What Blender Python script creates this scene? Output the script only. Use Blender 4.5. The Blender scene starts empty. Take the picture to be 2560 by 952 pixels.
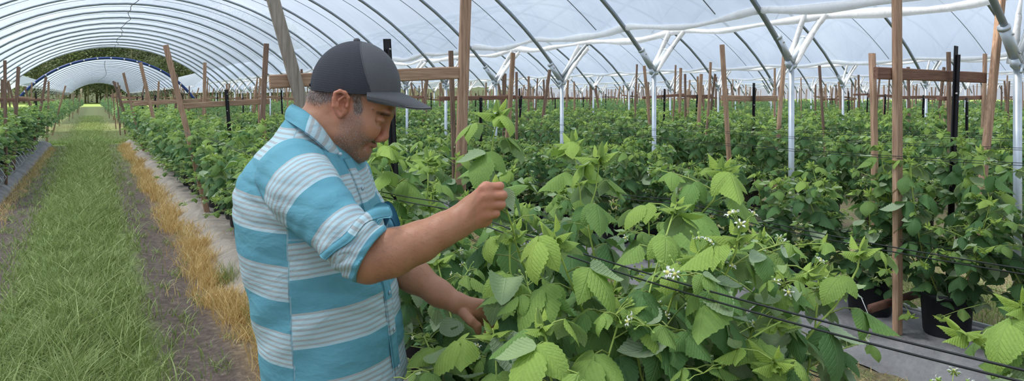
import bpy, math, random
import numpy as np
from mathutils import Vector, Matrix
random.seed(7); RNG = np.random.default_rng(7)
TH = math.atan(0.599); CT, ST = math.cos(TH), math.sin(TH)
F = 1750.0; CAMH = 1.64; U0, V0 = 1280.0, 243.0
SC = bpy.context.scene; COL = SC.collection

def P(u, v, z):
    """point seen at (u, v) of the frame at depth z, in world metres (X across the rows, Y along them)"""
    x = (u - U0) / F * z
    return Vector((x * CT + z * ST, -x * ST + z * CT, CAMH + (V0 - v) / F * z))
def proj(X, Y, Z):
    x = X * CT - Y * ST; z = X * ST + Y * CT
    if z < 0.05: return None
    return U0 + F * x / z, V0 - F * (Z - CAMH) / z, z
def seen(X, Y, Z=1.3, mu=120):
    p = proj(X, Y, Z)
    return p is not None and -mu < p[0] < 2560 + mu

# ------------------------------------------------------------------ materials
class NT:
    def __init__(self, name):
        self.m = bpy.data.materials.new(name); self.m.use_nodes = True
        self.t = self.m.node_tree; self.t.nodes.clear()
        self.out = self.t.nodes.new('ShaderNodeOutputMaterial')
    def n(self, typ, **kw):
        nd = self.t.nodes.new('ShaderNode' + typ)
        for k, v in kw.items():
            if k == 'ins':
                for i, val in v.items():
                    s = nd.inputs[i]
                    if isinstance(val, bpy.types.NodeSocket): self.t.links.new(val, s)
                    else: s.default_value = val
            else: setattr(nd, k, v)
        return nd
    def link(self, a, b): self.t.links.new(a, b)
    def math(self, op, a, b=0.0, c=0.0, clamp=False):
        nd = self.n('Math', operation=op, use_clamp=clamp, ins={0: a, 1: b, 2: c}); return nd.outputs[0]
    def mix(self, f, a, b, blend='MIX'):
        nd = self.n('Mix', data_type='RGBA', blend_type=blend, clamp_factor=True)
        for i, v in ((0, f), (6, a), (7, b)):
            if isinstance(v, bpy.types.NodeSocket): self.t.links.new(v, nd.inputs[i])
            else: nd.inputs[i].default_value = v if i == 0 else col(v)
        return nd.outputs[2]
    def noise(self, scale, detail=4, vec=None, rough=0.55, dist=0.0):
        nd = self.n('TexNoise', ins={'Scale': scale, 'Detail': detail, 'Roughness': rough, 'Distortion': dist})
        if vec is not None: self.link(vec, nd.inputs['Vector'])
        return nd.outputs['Fac']
    def ramp(self, f, stops):
        nd = self.n('ValToRGB'); cr = nd.color_ramp
        while len(cr.elements) < len(stops): cr.elements.new(0.5)
        for e, (p, c) in zip(cr.elements, stops): e.position = p; e.color = col(c)
        self.link(f, nd.inputs[0]); return nd.outputs[0]
    def obj(self): return self.n('TexCoord').outputs['Object']
    def pos(self): return self.n('NewGeometry').outputs['Position']
    def mapping(self, vec, scale=(1, 1, 1), loc=(0, 0, 0), rot=(0, 0, 0)):
        nd = self.n('Mapping', ins={'Scale': scale, 'Location': loc, 'Rotation': rot}); self.link(vec, nd.inputs[0]); return nd.outputs[0]
    def sep(self, vec):
        nd = self.n('SeparateXYZ'); self.link(vec, nd.inputs[0]); return nd.outputs
    def bump(self, h, strength=0.3, dist=0.01):
        nd = self.n('Bump', ins={'Strength': strength, 'Distance': dist}); self.link(h, nd.inputs['Height']); return nd.outputs[0]
    def attr(self, name, typ='GEOMETRY'):
        return self.n('Attribute', attribute_name=name, attribute_type=typ)
    def pbsdf(self, base, rough=0.6, metal=0.0, normal=None, **kw):
        nd = self.n('BsdfPrincipled')
        for k, v in (('Base Color', base), ('Roughness', rough), ('Metallic', metal), *kw.items()):
            k = k.replace('_', ' ')
            if isinstance(v, bpy.types.NodeSocket): self.link(v, nd.inputs[k])
            elif k == 'Base Color': nd.inputs[k].default_value = col(v)
            else: nd.inputs[k].default_value = v
        if normal is not None: self.link(normal, nd.inputs['Normal'])
        return nd.outputs[0]
    def done(self, sh):
        self.link(sh, self.out.inputs['Surface']); return self.m

def lin(c): return c / 12.92 if c <= 0.04045 else ((c + 0.055) / 1.055) ** 2.4
def col(c):
    """(r, g, b) in 0-255 display values -> linear rgba"""
    if len(c) == 4: return c
    return tuple(lin(x / 255.0) for x in c) + (1.0,)

def m_wood(name, c1, c2, c3, horiz=False):
    N = NT(name); o = N.obj(); rnd = N.n('ObjectInfo').outputs['Random']
    v = N.mapping(o, (1.6, 28, 28) if horiz else (28, 28, 1.6)); off = N.n('VectorMath', operation='ADD'); N.link(v, off.inputs[0])
    cmb = N.n('CombineXYZ'); N.link(N.math('MULTIPLY', rnd, 40), cmb.inputs[0]); N.link(cmb.outputs[0], off.inputs[1])
    g = N.noise(2.6, 8, off.outputs[0], 0.68, 0.25)
    c = N.ramp(g, [(0.3, c1), (0.52, c2), (0.72, c3)])
    b = N.noise(2.2, 3, o)
    c = N.mix(N.math('MULTIPLY', N.math('SUBTRACT', b, 0.5, clamp=True), 2.2), c, c1)
    hs = N.n('HueSaturation', ins={'Hue': 0.5, 'Saturation': 0.95, 'Value': N.math('MULTIPLY_ADD', rnd, 0.35, 0.8)}); N.link(c, hs.inputs['Color'])
    kn = N.n('TexVoronoi', ins={'Scale': 5.0}); N.link(N.mapping(o, (1, 1, .6)), kn.inputs['Vector'])
    k = N.math('LESS_THAN', kn.outputs['Distance'], 0.045)
    c = N.mix(N.math('MULTIPLY', k, 0.8), hs.outputs[0], (45, 32, 25))
    return N.done(N.pbsdf(c, 0.85, normal=N.bump(g, 0.5, 0.004)))
M = {}
M['wood'] = m_wood('weathered brown timber', (128, 98, 78), (176, 140, 112), (204, 172, 144))
M['wood_bar'] = m_wood('weathered brown batten', (128, 98, 78), (172, 138, 110), (198, 166, 138), True)
M['wood_bar_dark'] = m_wood('red brown batten', (104, 74, 60), (144, 104, 84), (168, 128, 106), True)
M['wood_dark'] = m_wood('dark red brown timber', (96, 75, 64), (138, 109, 90), (168, 139, 116))
M['wood_grey'] = m_wood('grey weathered timber', (120, 108, 96), (165, 154, 140), (190, 180, 166))

def m_simple(name, base, rough=0.6, metal=0.0, var=0.15, scale=20.0, bump=0.0, **kw):
    N = NT(name); g = N.noise(scale, 4, N.obj())
    c = N.mix(N.math('MULTIPLY', g, 1.0), tuple(max(0, x * (1 - var)) for x in base), tuple(min(255, x * (1 + var)) for x in base))
    return N.done(N.pbsdf(c, rough, metal, normal=N.bump(g, bump, 0.003) if bump else None, **kw))
M['galv'] = m_simple('galvanised steel', (196, 206, 214), 0.42, 0.55, 0.12, 9)
M['galv_dark'] = m_simple('dull galvanised hoop tube', (150, 158, 164), 0.45, 0.6, 0.15, 6)
M['picket'] = m_simple('black painted steel', (34, 33, 36), 0.5, 0.3, 0.25, 30)
M['rust'] = m_simple('rusty stake', (96, 66, 54), 0.8, 0.1, 0.25, 30)
M['wire'] = m_simple('black trellis wire', (30, 34, 36), 0.5, 0.2, 0.2, 60)
M['steelbolt'] = m_simple('bright bolt', (200, 200, 200), 0.35, 0.8, 0.1)
M['pipe'] = m_simple('white irrigation pipe', (205, 208, 210), 0.45, 0.0, 0.06)
M['blackpipe'] = m_simple('black drip line', (28, 29, 32), 0.45, 0.0, 0.2)
M['pot'] = m_simple('black plastic pot', (26, 27, 32), 0.55, 0.0, 0.15, 14)
M['potmix'] = m_simple('potting mix', (70, 52, 40), 0.95, 0.0, 0.4, 90, 0.6)
M['blue'] = m_simple('blue edge film', (30, 62, 130), 0.5, 0.0, 0.15, 6)
M['clip'] = m_simple('white clip', (225, 228, 232), 0.5, 0.0, 0.03)
M['hem'] = None

def m_film(name, tint, fold_scale, trans=0.72, clear=0.0):
    N = NT(name); o = N.obj(); s = N.sep(o)
    a = N.noise(fold_scale, 4, N.mapping(o, (0.35, 1.6, 0.35)), 0.6, 0.8)
    b = N.noise(0.5, 3, N.mapping(o, (0.6, 1, 0.6)))
    f = N.math('MULTIPLY_ADD', N.math('SUBTRACT', a, 0.5), 0.5, b)
    c = N.ramp(f, [(0.25, tuple(x * 0.93 for x in tint)), (0.6, tint), (0.8, tuple(min(255, x * 1.05) for x in tint))])
    nrm = N.bump(a, 0.5, 0.05)
    tr = N.n('BsdfTranslucent'); N.link(c, tr.inputs[0]); N.link(nrm, tr.inputs['Normal'])
    df = N.pbsdf(c, 0.35, normal=nrm)
    mx = N.n('MixShader', ins={0: trans}); N.link(df, mx.inputs[1]); N.link(tr.outputs[0], mx.inputs[2])
    if clear:
        tp = N.n('BsdfTransparent', ins={0: col((245, 248, 252))}); m2 = N.n('MixShader', ins={0: clear}); N.link(mx.outputs[0], m2.inputs[1]); N.link(tp.outputs[0], m2.inputs[2]); mx = m2
    return N.done(mx.outputs[0])
M['film'] = m_film('milky polythene film', (216, 230, 250), 1.5, 0.72, 0.3)
M['hem'] = m_film('rolled polythene hem', (250, 252, 254), 5.0, 0.5)

# ------------------------------------------------------------------ mesh helpers
class MB:
    def __init__(self): self.V = []; self.F3 = []; self.F4 = []; self.m3 = []; self.m4 = []; self.n = 0; self.at = {}
    def add(self, V, faces, mat=0, **attrs):
        V = np.asarray(V, float).reshape(-1, 3)
        faces = faces if isinstance(faces, (list, tuple)) and len(faces) and isinstance(faces[0], np.ndarray) else [np.asarray(faces)]
        for f in faces:
            if f.size == 0: continue
            (self.F3 if f.shape[1] == 3 else self.F4).append(f + self.n)
            (self.m3 if f.shape[1] == 3 else self.m4).append(np.full(len(f), mat))
        for k, v in attrs.items():
            self.at.setdefault(k, []).append((self.n, np.broadcast_to(np.asarray(v, float), (len(V),))))
        self.V.append(V); self.n += len(V); return self
    def mesh(self, name, mats, smooth=True):
        me = bpy.data.meshes.new(name)
        V = np.concatenate(self.V); me.vertices.add(len(V)); me.vertices.foreach_set('co', V.astype(np.float32).ravel())
        L, ls, mi, pos = [], [], [], 0
        for Fs, ms, k in ((self.F3, self.m3, 3), (self.F4, self.m4, 4)):
            if Fs:
                f = np.concatenate(Fs); L.append(f.ravel()); ls.append(np.arange(len(f)) * k + pos); pos += f.size; mi.append(np.concatenate(ms))
        L = np.concatenate(L); ls = np.concatenate(ls); mi = np.concatenate(mi)
        me.loops.add(len(L)); me.loops.foreach_set('vertex_index', L.astype(np.int32))
        me.polygons.add(len(ls)); me.polygons.foreach_set('loop_start', ls.astype(np.int32))
        me.polygons.foreach_set('material_index', mi.astype(np.int32))
        me.update(calc_edges=True)
        me.polygons.foreach_set('use_smooth', np.full(len(ls), smooth))
        for k, parts in self.at.items():
            arr = np.zeros(len(V), np.float32)
            for st, a in parts: arr[st:st + len(a)] = a
            at = me.attributes.new(k, 'FLOAT', 'POINT'); at.data.foreach_set('value', arr)
        for m in (mats if isinstance(mats, (list, tuple)) else [mats]): me.materials.append(m)
        me.validate(clean_customdata=False); return me
    def obj(self, name, mats, parent=None, loc=(0, 0, 0), smooth=True):
        return link(name, self.mesh(name, mats, smooth), parent, loc)
def link(name, data, parent=None, loc=(0, 0, 0)):
    o = bpy.data.objects.new(name, data); COL.objects.link(o); o.location = loc
    if parent is not None: o.parent = parent
    return o
def tag(o, label=None, cat=None, group=None, kind=None):
    for k, v in (('label', label), ('category', cat), ('group', group), ('kind', kind)):
        if v: o[k] = v
    return o
def thing(name, loc, rz=0.0, **kw):
    o = link(name, None, None, loc); o.rotation_euler = (0, 0, rz); o.empty_display_size = .1
    return tag(o, **kw)
def copy_tree(src, loc=None, rz=None, label=None, group=None):
    r = src.copy(); COL.objects.link(r)
    if loc is not None: r.location = loc
    if rz is not None: r.rotation_euler = (0, 0, rz)
    if label: r['label'] = label
    if group: r['group'] = group
    for ch in list(src.children):
        c = ch.copy(); COL.objects.link(c); c.parent = r
        for g in ch.children:
            d = g.copy(); COL.objects.link(d); d.parent = c
    return r

def box(x0, x1, y0, y1, z0, z1):
    V = np.array([(x, y, z) for x in (x0, x1) for y in (y0, y1) for z in (z0, z1)], float)
    return V, np.array([(0, 1, 3, 2), (4, 6, 7, 5), (0, 4, 5, 1), (2, 3, 7, 6), (0, 2, 6, 4), (1, 5, 7, 3)])
def beam(a, b, w, d, up=(0, 1, 0), nseg=8, jitter=0.0, seed=0):
    """rectangular timber from a to b; w across, d deep, slightly bowed, chamfered corners"""
    a, b = np.array(a, float), np.array(b, float); ax = b - a; L = np.linalg.norm(ax); ax /= L
    dv = np.array(up, float); dv -= ax * dv.dot(ax); dv /= np.linalg.norm(dv); wv = np.cross(dv, ax)
    r = np.random.default_rng(seed); c = 0.006
    prof = [(-w/2+c, -d/2), (w/2-c, -d/2), (w/2, -d/2+c), (w/2, d/2-c), (w/2-c, d/2), (-w/2+c, d/2), (-w/2, d/2-c), (-w/2, -d/2+c)]
    V = []; bow = r.normal(0, jitter, 2)
    for i in range(nseg + 1):
        t = i / nseg; o = a + ax * L * t + (wv * bow[0] + dv * bow[1]) * math.sin(math.pi * t)
        k = 1 + r.normal(0, 0.012)
        for p in prof: V.append(o + wv * p[0] * k + dv * p[1] * k)
    n = len(prof); Fq = [(i*n+j, i*n+(j+1) % n, (i+1)*n+(j+1) % n, (i+1)*n+j) for i in range(nseg) for j in range(n)]
    Ft = []
    for base, rev in ((0, True), (nseg*n, False)):
        for j in range(1, n-1): Ft.append((base, base+j+1, base+j) if rev else (base, base+j, base+j+1))
    return np.array(V), [np.array(Fq), np.array(Ft)]
def tube(pts, rad, n=8, cap=True):
    pts = np.asarray(pts, float); m = len(pts); rad = np.broadcast_to(np.asarray(rad, float), (m,))
    tg = np.gradient(pts, axis=0); tg /= np.linalg.norm(tg, axis=1)[:, None] + 1e-12
    ref = np.array([0, 0, 1.0]) if abs(tg[0][2]) < 0.9 else np.array([1.0, 0, 0])
    nx = np.cross(ref, tg[0]); nx /= np.linalg.norm(nx); V = []
    ang = np.arange(n) * 2 * math.pi / n
    for i in range(m):
        nx = nx - tg[i] * nx.dot(tg[i]); nx /= np.linalg.norm(nx); ny = np.cross(tg[i], nx)
        V.append(pts[i] + rad[i] * (np.cos(ang)[:, None] * nx + np.sin(ang)[:, None] * ny))
    V = np.concatenate(V); i, j = np.meshgrid(np.arange(m - 1), np.arange(n), indexing='ij'); i = i.ravel(); j = j.ravel()
    Fq = np.stack([i*n+j, i*n+(j+1) % n, (i+1)*n+(j+1) % n, (i+1)*n+j], 1)
    if not cap: return V, [Fq]
    Ft = [(0, j+1, j) for j in range(1, n-1)] + [((m-1)*n, (m-1)*n+j, (m-1)*n+j+1) for j in range(1, n-1)]
    return V, [Fq, np.array(Ft)]
def disc(c, r, nrm, n=10, h=0.004):
    c = np.array(c, float); nrm = np.array(nrm, float); nrm /= np.linalg.norm(nrm)
    return tube([c - nrm * h, c + nrm * h], r, n)
# ------------------------------------------------------------------ world, light, camera
w = bpy.data.worlds.new('overcast sky'); SC.world = w; w.use_nodes = True
nt = w.node_tree; nt.nodes.clear()
wo = nt.nodes.new('ShaderNodeOutputWorld'); bg = nt.nodes.new('ShaderNodeBackground')
tc = nt.nodes.new('ShaderNodeTexCoord'); sx = nt.nodes.new('ShaderNodeSeparateXYZ'); rp = nt.nodes.new('ShaderNodeValToRGB')
nt.links.new(tc.outputs['Generated'], sx.inputs[0]); nt.links.new(sx.outputs[2], rp.inputs[0])
rp.color_ramp.elements[0].position = 0.0; rp.color_ramp.elements[0].color = col((214, 222, 232))
rp.color_ramp.elements[1].position = 0.6; rp.color_ramp.elements[1].color = col((232, 240, 252))
nt.links.new(rp.outputs[0], bg.inputs[0]); bg.inputs[1].default_value = 0.8
nt.links.new(bg.outputs[0], wo.inputs[0])
sl = bpy.data.lights.new('sun', 'SUN'); sl.energy = 6.0; sl.angle = math.radians(16); sl.color = (1.0, 0.96, 0.9)
so = link('sun', sl); so.rotation_euler = Vector((.50, -.22, -.84)).to_track_quat('-Z', 'Y').to_euler()
cam = bpy.data.cameras.new('camera'); co = link('camera', cam); SC.camera = co
cam.sensor_fit = 'HORIZONTAL'; cam.sensor_width = 36.0; cam.lens = F / 2560 * 36
cam.shift_y = -(476 - V0) / 2560; cam.shift_x = 0.0; cam.clip_start = 0.05; cam.clip_end = 2000
co.location = (0, 0, CAMH); co.rotation_euler = (math.radians(90), 0, -TH)
SC.view_settings.view_transform = 'Standard'; SC.view_settings.look = 'None'; SC.view_settings.gamma = 1.0
SC.view_settings.use_curve_mapping = False; SC.view_settings.exposure = 0.0
cy = SC.cycles; cy.max_bounces = 7; cy.diffuse_bounces = 4; cy.glossy_bounces = 2; cy.transmission_bounces = 4; cy.transparent_max_bounces = 8
cy.use_denoising = True; cy.caustics_reflective = False; cy.caustics_refractive = False; cy.sample_clamp_indirect = 4.0

# ------------------------------------------------------------------ layout of the farm
R0, R1, R2, R3 = -1.75, 1.5, 4.65, 7.65
ROWS = [R0, R1, R2, R3] + [R3 + 3.05 * k for k in range(1, 16)]
LEGS = [-12.7, -3.55, 5.6, 14.75, 23.9, 33.05, 42.2, 51.35]
LEG_T0, LEG_DT = 4.27, 1.865
ZLEG = 1.93; HALF = 4.575; RISE = 2.2
AL = 2 * math.atan(RISE / HALF); RAD = HALF / math.sin(AL); ZC = ZLEG - RAD * math.cos(AL)
BLOCK1 = (-8.0, 40.5); BLOCK2 = (52.5, 144.0); GAP = (28.6, 30.6)

# ground
def m_ground():
    N = NT('soil and turf'); p = N.pos(); s = N.sep(p)
    big = N.noise(1.3, 5, p); fine = N.noise(22, 6, p, 0.7); mid = N.noise(6, 5, p, 0.65)
    soil = N.ramp(fine, [(0.3, (66, 57, 52)), (0.5, (102, 89, 81)), (0.62, (126, 112, 101)), (0.78, (166, 150, 130))])
    soil = N.mix(N.math('MULTIPLY_ADD', mid, 3.0, -1.3, clamp=True), soil, (92, 79, 70))
    lit = N.mix(N.math('MULTIPLY_ADD', fine, 4.0, -2.0, clamp=True), (130, 110, 84), (198, 172, 130))
    turf = N.ramp(fine, [(0.3, (80, 94, 52)), (0.55, (120, 136, 76)), (0.75, (156, 164, 106))])
    # green middle strip of the path
    d = N.math('ABSOLUTE', N.math('ADD', s[0], 0.1)); wig = N.math('MULTIPLY_ADD', big, 0.5, -0.25)
    strip = N.math('MULTIPLY', N.math('SUBTRACT', 0.55, N.math('ADD', d, wig)), 8.0, clamp=True)
    c = N.mix(strip, soil, turf)
    dry = N.math('MULTIPLY', N.math('SUBTRACT', 0.16, N.math('ABSOLUTE', N.math('SUBTRACT', s[0], 0.88))), 9.0, clamp=True)
    c = N.mix(N.math('MULTIPLY', dry, 0.8), c, lit)
    far = N.math('MULTIPLY_ADD', s[1], 0.12, -1.6, clamp=True)     # more grass farther down the path
    far = N.math('MULTIPLY', far, N.math('MULTIPLY_ADD', big, 2.5, -0.55, clamp=True))
    c = N.mix(N.math('MULTIPLY', far, 0.8), c, turf)
    bey = N.math('MULTIPLY', N.math('GREATER_THAN', s[1], 30.6), 0.85)
    c = N.mix(bey, c, N.mix(N.math('MULTIPLY_ADD', big, 3.0, -1.2, clamp=True), (112, 128, 72), (134, 120, 88)))
    inter = N.math('GREATER_THAN', s[0], 1.8)
    c = N.mix(N.math('MULTIPLY', inter, 0.75), c, N.mix(N.math('MULTIPLY_ADD', mid, 3.0, -1.1, clamp=True), lit, turf))
    gap = N.math('MULTIPLY', N.math('SUBTRACT', 1.25, N.math('ABSOLUTE', N.math('SUBTRACT', s[1], 29.6))), 3.0, clamp=True)
    c = N.mix(gap, c, N.mix(fine, (96, 128, 50), (158, 176, 92)))
    out = N.math('GREATER_THAN', s[1], 144)
    c = N.mix(out, c, N.mix(big, (128, 160, 70), (172, 186, 108)))
    return N.done(N.pbsdf(c, 0.95, normal=N.bump(N.math('ADD', fine, mid), 0.7, 0.03)))
M['ground'] = m_ground()
def grid(x0, x1, y0, y1, nx, ny, zf):
    xs = np.linspace(x0, x1, nx); ys = np.linspace(y0, y1, ny); X, Y = np.meshgrid(xs, ys, indexing='ij')
    V = np.stack([X, Y, zf(X, Y)], -1).reshape(-1, 3)
    i, j = np.meshgrid(np.arange(nx-1), np.arange(ny-1), indexing='ij'); i = i.ravel(); j = j.ravel()
    return V, np.stack([i*ny+j, (i+1)*ny+j, (i+1)*ny+j+1, i*ny+j+1], 1)
def hsh(X, Y, s=0):
    return np.sin(X * 3.1 + 1.7 * np.sin(Y * 1.3 + s)) * np.cos(Y * 2.3 + 1.1 * np.sin(X * 2.1 + s)) 
mb = MB()
mb.add(*grid(-420, 520, -60, 700, 40, 40, lambda X, Y: X * 0 - 0.06))
mb.add(*grid(-1.7, 5.0, 0.5, 46, 140, 900, lambda X, Y: 0.012 * hsh(X*2, Y*2) + 0.008 * hsh(X*9, Y*8, 1) - 0.02*np.exp(-((X-.6)/.16)**2) - 0.02*np.exp(-((X+.85)/.2)**2)))
mb.add(*grid(5.0, 60, 0.5, 60, 10, 10, lambda X, Y: X * 0 - 0.02))
mb.add(*grid(-1.7, 5, 46, 146, 6, 40, lambda X, Y: X * 0 - 0.02))
tag(mb.obj('ground', M['ground']), kind='structure')

# raised beds under weed mat: one strip for each row
def m_mat(name, c1, c2, c3):
    N = NT(name); p = N.pos(); a = N.noise(2.5, 5, p, 0.6, 1.0); b = N.noise(40, 3, p)
    c = N.ramp(a, [(0.3, c1), (0.55, c2), (0.75, c3)]); c = N.mix(0.25, c, N.mix(b, (60, 54, 48), (180, 170, 158)))
    return N.done(N.pbsdf(c, 0.8, normal=N.bump(N.math('ADD', a, N.math('MULTIPLY', b, 0.1)), 0.8, 0.05)))
M['mat_beige'] = m_mat('dusty weed mat', (140, 132, 122), (174, 164, 152), (198, 188, 176))
M['mat_dark'] = m_mat('dark weed mat', (90, 92, 96), (126, 128, 132), (154, 152, 150))
def bed_profile(X, c, hw=0.55):
    q = np.abs(X - c) / hw
    return 0.15 * np.clip((1.0 - q) / 0.42, 0, 1) ** 0.8 + 0.002
def bed(c, y0, y1, mat, ny, label, hw=0.55):
    def zf(X, Y):
        q = np.abs(X - c) / hw
        wr = 0.014 * hsh(X * 5, Y * 3, c) * np.clip((q - .45) * 3, 0, 1) + 0.006 * hsh(X * 14, Y * 11, 2)
        return bed_profile(X, c, hw) + np.maximum(wr, -0.01)
    b = MB(); b.add(*grid(c - hw, c + hw, y0, y1, 24, ny, zf))
    return tag(b.obj('weed_mat', mat), label, 'weed mat', 'weed mats under the plant rows')
bed(R1, 0.0, GAP[0], M['mat_beige'], 420, 'beige dusty weed mat under the plant row behind the man')
bed(R0, 6.0, GAP[0]+.2, M['mat_dark'], 200, 'grey weed mat with white drip hoses under the row at the left edge')
bed(R2, 0.2, GAP[0], M['mat_dark'], 380, 'dark grey weed mat with the white pipe under the black pots', 0.62)

# ------------------------------------------------------------------ tunnels
def arc(c, a):   # point of the hoop circle
    return c + RAD * math.sin(a), ZC + RAD * math.cos(a)
hoop_ts = [LEG_T0 + LEG_DT * k for k in range(-3, 20)]
def hoop_mesh(r=0.025, n=8, seg=36):
    pts = [(arc(0, a)[0], 0, arc(0, a)[1] - ZLEG) for a in np.linspace(-AL * 1.0, AL * 1.0, seg)]
    b = MB(); b.add(*tube(pts, r, n)); return b
hoop_near = hoop_mesh().mesh('tunnel_hoop', M['galv_dark']); hoop_far = hoop_mesh(0.03, 5, 22).mesh('tunnel_hoop', M['galv_dark'])

def leg_parts(root, full=True):
    b = MB(); b.add(*tube([(0, 0, -ZLEG), (0, 0, -0.02)], 0.027, 12)); b.obj('post', M['galv'], root)
    for s in (-1, 1):
        d = Vector((s * math.cos(AL), 0, math.sin(AL)))   # along the hoop's tangent
        b = MB(); b.add(*tube([d * 0.02, d * 0.3], 0.037, 12)); b.add(*disc(d * 0.31, 0.041, d, 12, 0.012))
        b.obj('socket_arm', M['galv'], root)
        if full:
            c = MB(); c.add(*disc(Vector(d * 0.09) + Vector((0, -.038, 0)), 0.008, (0, 1, 0), 8, 0.008))
            c.add(*disc(Vector(d * 0.25) + Vector((0, -.038, 0)), 0.008, (0, 1, 0), 8, 0.008)); c.obj('bolt', M['steelbolt'], root)
    if full:
        b = MB(); b.add(*tube([(-.05, 0, .03), (-.03, 0, -.012), (0, 0, -.022), (.03, 0, -.012), (.05, 0, .03)], [.03, .034, .036, .034, .03], 12))
        b.add(*tube([(0, -.02, 0), (-.05, -.05, -.03), (-.09, -.06, -.07)], 0.009, 6)); b.obj('bracket', M['galv'], root)
def strap(root, side, seedv):
    """strips of white film twisted round the arm up to the hem"""
    r = random.Random(seedv); d = Vector((side * math.cos(AL), 0, math.sin(AL)))
    for k, (o0, o1, L, wd) in enumerate([(-.03, -.10, .62, .035), (.03, .15, .66, .04)]):
        b = MB(); V = []; n = 12
        for i in range(n + 1):
            t = i / n; tw = t * math.pi * (1.2 + k * .5) + r.random()
            c = d * (L * t) + Vector((0, (o0 * (1 - t) + o1 * t) * 1.0, 0.02 * math.sin(t * 3)))
            w_ = wd * (0.55 + 0.45 * abs(math.cos(tw * .5)))
            sd = (Vector((0, 1, 0)) * math.cos(tw * .35) + Vector((-d.z, 0, d.x)) * math.sin(tw * .35)) * w_
            nn = sd.cross(d).normalized() * 0.006
            for q in (-sd + nn, -sd*.3 + nn * 2.2, sd + nn, sd - nn, -sd - nn): V.append(c + q)
        Fq = [(i*5+j, i*5+(j+1) % 5, (i+1)*5+(j+1) % 5, (i+1)*5+j) for i in range(n) for j in range(5)]
        b.add(np.array([tuple(v) for v in V]), np.array(Fq)); b.obj('film_strap', M['hem'], root)
leg_src = {}
def get_leg(kind):
    return leg_src.get(kind)
drops = {0: 0.02, 1: 0.01, 2: -0.08, 3: -0.045, 4: -0.06, 5: -.05, 6: -.05}
names_leg = {0: 'tall galvanised Y-topped tunnel leg, the largest one', 1: 'galvanised Y-topped tunnel leg, second largest, left of the largest one',
             2: 'galvanised Y-topped tunnel leg, third one counting left from the largest', 3: 'galvanised Y-topped tunnel leg just right of the tall brown stake behind the fist'}
wordk = ['first', 'second', 'third', 'fourth', 'fifth', 'sixth']
nleg = 0
for li, s in enumerate(LEGS[1:]):
    for k, t in enumerate(hoop_ts):
        kk = k - 3
        if not (-4 <= t <= BLOCK1[1]): continue
        leg_vis = seen(s, t, 1.9, 60) and t > 0.5 and (s < 45)
        near = li <= 2 and t < 16
        dz = (drops.get(kk, -.05) if li == 1 else RNG.normal(-.03, .03))
        if leg_vis:
            key = ('near' if near else 'far')
            if li == 1: lab = names_leg.get(kk, 'slim galvanised tunnel leg in the nearest row of Y legs, beyond the cap'); 
            elif li == 0: lab = 'galvanised tunnel leg at the left side of the near tunnel'
            else: lab = 'distant galvanised Y-topped tunnel leg in the %s row of legs across the field' % wordk[li - 1]
            grp = 'tunnel legs of row %s' % wordk[li] if not (li == 1 and kk in names_leg) else 'tunnel legs nearest the camera'
            if key not in leg_src:
                root = thing('tunnel_upright', (s, t, ZLEG + dz), label=lab, cat='tunnel leg', group=grp)
                leg_parts(root, near)
                if near: strap(root, 1, 3)
                else:
                    strap(root, 1, 4)
                leg_src[key] = root
            else:
                root = copy_tree(leg_src[key], (s, t, ZLEG + dz), 0, lab, grp)
            nleg += 1
    # hoops of the tunnel to the right of this leg line, centred on s + HALF; li==0 -> tunnel over the camera
hoop_words = {0: 'over the path and the man', 1: 'over the first neighbouring tunnel right', 2: 'over the second tunnel across the field', 3: 'over the third tunnel across the field', 4: 'over the fourth tunnel across the field', 5: 'over the farthest tunnel across the field'}
for li, s in enumerate(LEGS[1:-1]):
    c = s + HALF
    for k, t in enumerate(hoop_ts):
        if not (-1.5 <= t <= BLOCK1[1]): continue
        if not any((lambda q: q is not None and -60 < q[0] < 2620 and -60 < q[1])(proj(arc(c, a)[0], t, arc(c, a)[1])) for a in np.linspace(-AL, AL, 15)): continue
        o = link('tunnel_hoop', hoop_near if (li == 0 and t < 20) else hoop_far, None, (c, t, ZLEG + (drops.get(k-3, -.05)*.3 if li == 0 else -.02)))
        lab = 'curved galvanised steel hoop ' + hoop_words[li]
        if li == 0:
            nth = ['first', 'second', 'third', 'fourth', 'fifth', 'sixth', 'seventh', 'eighth'][k-2] if 2 <= k < 10 else None
            lab = ('curved steel hoop over the path, %s in line from the camera' % nth) if nth else 'curved steel hoop far down the tunnel over the path'
        tag(o, lab, 'tunnel hoop', 'hoops ' + hoop_words[li])

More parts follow.
